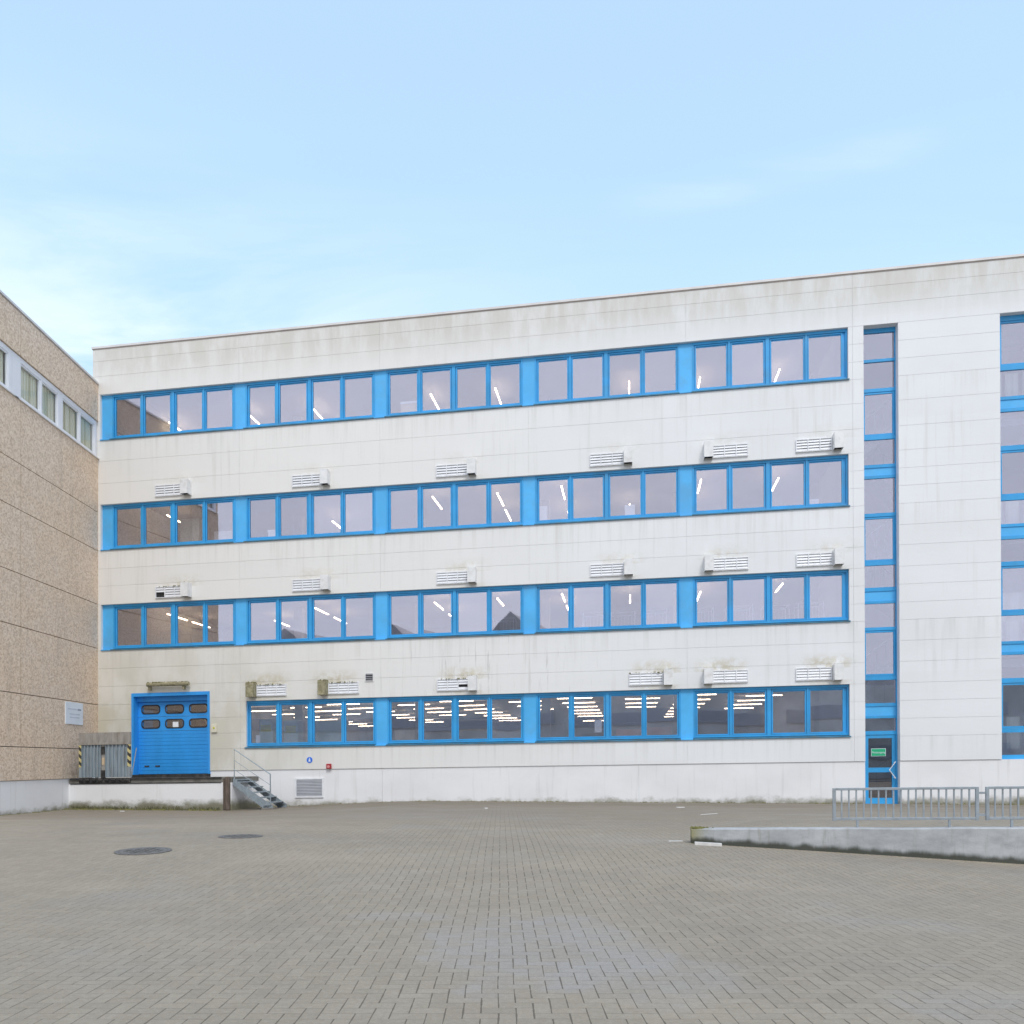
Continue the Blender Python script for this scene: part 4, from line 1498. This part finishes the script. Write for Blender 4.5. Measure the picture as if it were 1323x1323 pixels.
def make_railing():
    p = (ra, RY, wv(.478))
    t = thing('guard_railing', '', 'railing', p)
    z = wv(.478)
    for x in (ra, rb):
        MB().box(x - .022, x + .022, RY - .022, RY + .022, z + rz0 - .02, z + rz1).build('post', M['rail'], t, bevel=.004)
    MB().box(ra + .022, rb - .022, RY - .02, RY + .02, z + rz1 - .035, z + rz1 + .002).build('top_rail', M['rail'], t, bevel=.004)
    MB().box(ra + .022, rb - .022, RY - .02, RY + .02, z + rz0 - .01, z + rz0 + .028).build('bottom_rail', M['rail'], t, bevel=.004)
    for k in range(1, 19):
        x = ra + rlen * k / 19
        MB().box(x - .010, x + .010, RY - .010, RY + .010, z + rz0 + .027, z + rz1 - .034).build('baluster', M['rail'], t)
    for f in (.165, .81):
        x = ra + rlen * f
        MB().box(x - .016, x + .016, RY - .016, RY + .016, z - .05, z + rz0 - .009).build('leg', M['rail'], t)
    for zz in (rz1 - .09, rz0 + .06):
        MB().box(rb + .022, rb + .115, RY - .012, RY + .012, z + zz - .016, z + zz + .016).build('link', M['rail'], t)
    return t


r1 = make_railing()
tag(r1, 'whole grey guard railing panel on the low wall in front of the stair door', 'railing', 'grey guard railings on the retaining wall')
r2 = dup(r1)
p2 = (ra + rlen + .14, RY, wv(.478))
place(r2, 'F', p2)
tag(r2, 'grey guard railing panel cut off by the right edge of the picture', 'railing', 'grey guard railings on the retaining wall')


# ------------------------------------------------------------------ things on the ground
def ground_pt(px, py):
    """point of the yard seen at a photograph pixel"""
    r, s = (px - 647) / 1080, (985 - py) / 1080
    d = 3.0
    while d < 40:
        if 1.5 + s * d <= zg(r * d, d):
            break
        d += .02
    return r * d, d, zg(r * d, d)


for k, (px, py, rad) in enumerate(((185, 1100, .38), (311, 1081, .36))):
    X, Y, Z = ground_pt(px, py)
    t = thing('manhole_cover', ['larger looking round manhole cover nearer the left edge', 'round manhole cover in front of the steel stairs'][k], 'manhole cover', (X, Y, Z), 'W', 'manhole covers in the yard')
    sx, sy = (zg(X + .3, Y) - zg(X - .3, Y)) / .6, (zg(X, Y + .3) - zg(X, Y - .3)) / .6
    rg = MB('W')
    V, Fc = [], []
    n = 32
    for rd, dz in ((rad, -.05), (rad, .012), (rad - .05, .012), (rad - .055, .006)):
        V += [(X + rd * math.cos(q * 2 * math.pi / n), Y + rd * math.sin(q * 2 * math.pi / n), Z + dz + sx * rd * math.cos(q * 2 * math.pi / n) + sy * rd * math.sin(q * 2 * math.pi / n)) for q in range(n)]
    for a in range(3):
        for q in range(n):
            q2 = (q + 1) % n
            Fc.append((a * n + q, a * n + q2, (a + 1) * n + q2, (a + 1) * n + q))
    rg.add(V, Fc)
    rg.build('cover_ring', M['iron'], t)
    lid = MB('W')
    rd = rad - .058
    lid.add([(X + rd * math.cos(q * 2 * math.pi / n), Y + rd * math.sin(q * 2 * math.pi / n), Z + .010 + sx * rd * math.cos(q * 2 * math.pi / n) + sy * rd * math.sin(q * 2 * math.pi / n)) for q in range(n)], [tuple(range(n))])
    for q in range(6):
        for j in range(6):
            x, y = (q - 2.5) * .09, (j - 2.5) * .09
            if math.hypot(x, y) < rd - .06:
                z = Z + sx * x + sy * y
                lid.box(X + x - .03, X + x + .03, Y + y - .03, Y + y + .03, z + .006, z + .018)
    lid.build('cover_lid', M['iron'], t)


def slab(name, px, py, ln_, wd, hg, rot, label, cat, mat='litter'):
    X, Y, Z = ground_pt(px, py)
    sx, sy = (zg(X + .1, Y) - zg(X - .1, Y)) / .2, (zg(X, Y + .1) - zg(X, Y - .1)) / .2
    c, s = math.cos(rot), math.sin(rot)
    V = []
    for dz in (-.01, hg):
        for b in (-1, 1):
            for a in (-1, 1):
                x, y = a * ln_ / 2, b * wd / 2
                x, y = x * c - y * s, x * s + y * c
                V.append((X + x, Y + y, Z + dz + sx * x + sy * y))
    o = MB('W').hexa(V).build(name, M[mat], p0=(X, Y, Z), bevel=.004)
    tag(o, label, cat)


slab('kerb_bar', 915, 1092.5, .40, .055, .045, -.10, 'white bar lying at the foot of the retaining wall\'s left end', 'bar')
slab('paper_scrap', 873, 1087, .22, .06, .008, .05, 'thin pale strip on the paving left of the retaining wall', 'litter')
slab('paper_scrap', 879, 1043.5, .22, .10, .02, .1, 'small white scrap on the paving beyond the left end of the low wall', 'litter')
slab('paper_scrap', 916, 1052.0, .38, .05, .010, -.15, 'long pale strip lying on the paving behind the low wall', 'litter')
slab('paper_scrap', 628, 1045, .07, .07, .03, .3, 'tiny white scrap near the foot of the facade centre', 'litter')
slab('paper_scrap', 158, 1048.5, .14, .1, .02, .4, 'pale scrap on the ground under the loading dock wall', 'litter')

# moss and weeds along the foot of the walls: nobody could count them
rr = random.Random(11)
mm = MB('W')


def tuft(X, Y, r_):
    z = zg(X, Y) - .005
    n = 5
    a0 = rr.uniform(0, 6)
    mm.add([(X + r_ * rr.uniform(.6, 1.2) * math.cos(a0 + q * 1.257), Y + r_ * rr.uniform(.6, 1.2) * math.sin(a0 + q * 1.257), z) for q in range(n)] + [(X, Y, z + r_ * rr.uniform(.3, .9))],
           [(0, 1, 5), (1, 2, 5), (2, 3, 5), (3, 4, 5), (4, 0, 5)])


def wp(u, y):
    return ORG.x + u * DX - y * DY, ORG.y + u * DY + y * DX


cl = [(-14.3, -2.1, .5), (-13.0, -2.15, .7), (-11.5, -2.1, .8), (-9.9, -2.15, .5), (-14.0, -2.2, .9)]
for _ in range(1500):
    if rr.random() < .3:
        c = rr.choice(cl)
        u, y, r_ = c[0] + rr.gauss(0, .4), c[1] - abs(rr.gauss(0, .1)), rr.uniform(.02, .075)
    else:
        u = rr.uniform(-8.5, 16)
        if rr.random() > .35 + .65 * abs(math.sin(u * 1.7) * math.sin(u * .63 + 1)): continue
        y, r_ = -abs(rr.gauss(0, .09)), rr.uniform(.012, .05)
        if u > S1[0] - .2 and u < S1[1] + .2: continue
    tuft(*wp(u, y), r_)
for _ in range(250):
    tuft(XL + abs(rr.gauss(0, .07)), rr.uniform(20, 28.2), rr.uniform(.012, .05))
for _ in range(220):
    u = UW + rr.uniform(.3, 9)
    tuft(*wp(u, YW - abs(rr.gauss(0, .03))), rr.uniform(.006, .022))
o = mm.build('ground_moss', M['moss'], p0=(0, 0, 0))
tag(o, 'patchy green brown moss along the foot of the walls', 'moss', kind='stuff')
# grass blades in the dock's corner
gb = MB('W')
for _ in range(700):
    c = rr.choice(cl[:4])
    u, y = c[0] + rr.gauss(0, .45), -2.03 - abs(rr.gauss(0, .08))
    if u < -14.7 or u > -9.3: continue
    X, Y = wp(u, y)
    z = zg(X, Y) - .01
    hh = rr.uniform(.04, .17)
    a = rr.uniform(0, 6.28)
    bx, by = .006 * math.cos(a), .006 * math.sin(a)
    lx, ly_ = rr.gauss(0, .04), rr.gauss(0, .04)
    gb.add([(X - bx, Y - by, z), (X + bx, Y + by, z), (X + lx * .5 + bx * .6, Y + ly_ * .5, z + hh * .7), (X + lx, Y + ly_, z + hh)], [(0, 1, 2), (0, 2, 3)])
o = gb.build('grass', mottled('grass_blade', (.10, .105, .035), .4, .8, 6), p0=(0, 0, 0))
tag(o, 'thin tufts of grass at the foot of the loading dock', 'grass', kind='stuff')

# ------------------------------------------------------------------ building across the yard (behind the camera, seen in the glass)
ob = thing('opposite_building', 'long grey brown hall across the yard, seen only as a reflection', 'building', (0, -26, 0), 'W')
MB('W').box(-140, 70, -44, -26, -1, 8.2).build('wall', mottled('hall_wall', (.60, .585, .56), .2, .8, .3), ob)
MB('W').box(-58, -9, -43, -27, 8.19, 11.4).build('wall', mottled('upper_hall_wall', (.50, .47, .44), .2, .8, .3), ob)
for k in range(16):
    a = -140 + 13 * k
    up = 3.2 if -58 <= a < -12 else 0
    y0 = -26.8 if up else -26.2
    mb = MB('W')
    pk = 10.6 + up * 1.9 + .6 * math.sin(k * 2.3)
    mb.add([(a, y0, 8.21 + up), (a + 12.8, y0, 8.21 + up), (a + 6.4, y0, pk), (a, -44, 8.21 + up), (a + 12.8, -44, 8.21 + up), (a + 6.4, -44, pk)],
           [(0, 1, 2), (3, 5, 4), (0, 2, 5, 3), (1, 4, 5, 2), (0, 3, 4, 1)])
    mb.build('roof', mottled('roof_sheet', (.46, .42, .41), .2, .7, .5), ob)
for z in (1.8, 5.2):
    for k in range(10):
        MB('W').box(-130 + 20 * k, -112 + 20 * k, -26.0, -25.9, z, z + 1.2).build('window', M['grille'], ob)

# ------------------------------------------------------------------ sky, sun, camera
SUN_EL, SUN_AZ = R(50), R(166)      # azimuth clockwise from +Y
wd = bpy.data.worlds.new('World')
scene.world = wd
wd.use_nodes = True
nt = wd.node_tree
for n in list(nt.nodes):
    nt.nodes.remove(n)


class WN(NT):
    def __init__(self, tree):
        self.t, self.n, self.l = tree, tree.nodes, tree.links


t = WN(nt)
out = t.new('ShaderNodeOutputWorld')
bg = t.new('ShaderNodeBackground')
bg.inputs[1].default_value = .10
sky = t.new('ShaderNodeTexSky')
sky.sky_type = 'NISHITA'
sky.sun_disc = False
sky.sun_elevation = SUN_EL
sky.sun_rotation = SUN_AZ
sky.air_density = 1.0
sky.dust_density = .6
sky.ozone_density = 1.0
tc = t.new('ShaderNodeTexCoord')
gen = tc.outputs['Generated']
x, y, z = t.sep(gen)
# thin bright veil over the whole sky, denser low down and in wisps
zc = t.math('MAXIMUM', z, .04)
cx = t.new('ShaderNodeCombineXYZ')
t.put(cx.inputs[0], t.math('DIVIDE', x, zc))
t.put(cx.inputs[1], t.math('DIVIDE', y, zc))
n1 = t.noise(t.scale(cx.outputs[0], (.55, 1.5, 1)), 1.1, 6, .6, .4)
low = t.map(z, .62, .30)
leftm = t.map(x, .24, -.36)
wisp = t.math('MULTIPLY', t.map(n1, .36, .60), t.math('MULTIPLY', low, t.math('ADD', .22, t.math('MULTIPLY', leftm, .78))))
tint = t.mix(t.map(z, .40, .75), (5.0, 7.5, 9.95), (4.85, 6.85, 9.95))
wr = t.math('MULTIPLY', t.math('MULTIPLY', t.map(z, .535, .552), t.map(z, .575, .556)), t.math('MULTIPLY', t.map(x, .08, .22), t.map(x, .48, .36)))
veil = t.mix(.80, sky.outputs[0], tint)
wisp = t.math('ADD', wisp, t.math('MULTIPLY', t.math('MULTIPLY', wr, .30), t.map(n1, .35, .65)), clamp=True)
cloud = t.mix(t.math('MULTIPLY', wisp, .75), veil, (9.4, 9.9, 10.1))
# behind the camera the cover is closed and whiter
back_ = t.map(y, .15, -.35)
cloud = t.mix(t.math('MULTIPLY', back_, .85), cloud, (8.2, 8.6, 9.7))
t.l.new(cloud, bg.inputs[0])
t.l.new(bg.outputs[0], out.inputs[0])

sl = bpy.data.lights.new('sun', 'SUN')
sl.energy = 1.25
sl.angle = R(14)
sl.color = (1, .965, .91)
so = bpy.data.objects.new('sun', sl)
COL.objects.link(so)
dirv = Vector((math.sin(SUN_AZ) * math.cos(SUN_EL), math.cos(SUN_AZ) * math.cos(SUN_EL), math.sin(SUN_EL)))
so.rotation_euler = dirv.to_track_quat('Z', 'Y').to_euler()
so.location = (10, -20, 30)

cam = bpy.data.cameras.new('camera')
cam.sensor_width = 36
cam.lens = 36 * 1080 / 1323
cam.shift_x = (661.5 - 647) / 1323
cam.shift_y = (985 - 661.5) / 1323
cam.clip_end = 2000
co = bpy.data.objects.new('camera', cam)
COL.objects.link(co)
co.location = (0, 0, 1.5)
co.rotation_euler = (R(90), 0, 0)
scene.camera = co

scene.view_settings.view_transform = 'Standard'
scene.view_settings.look = 'None'
scene.view_settings.exposure = 0.35
scene.view_settings.gamma = 1
scene.cycles.max_bounces = 8
scene.cycles.transparent_max_bounces = 16
scene.cycles.use_denoising = True
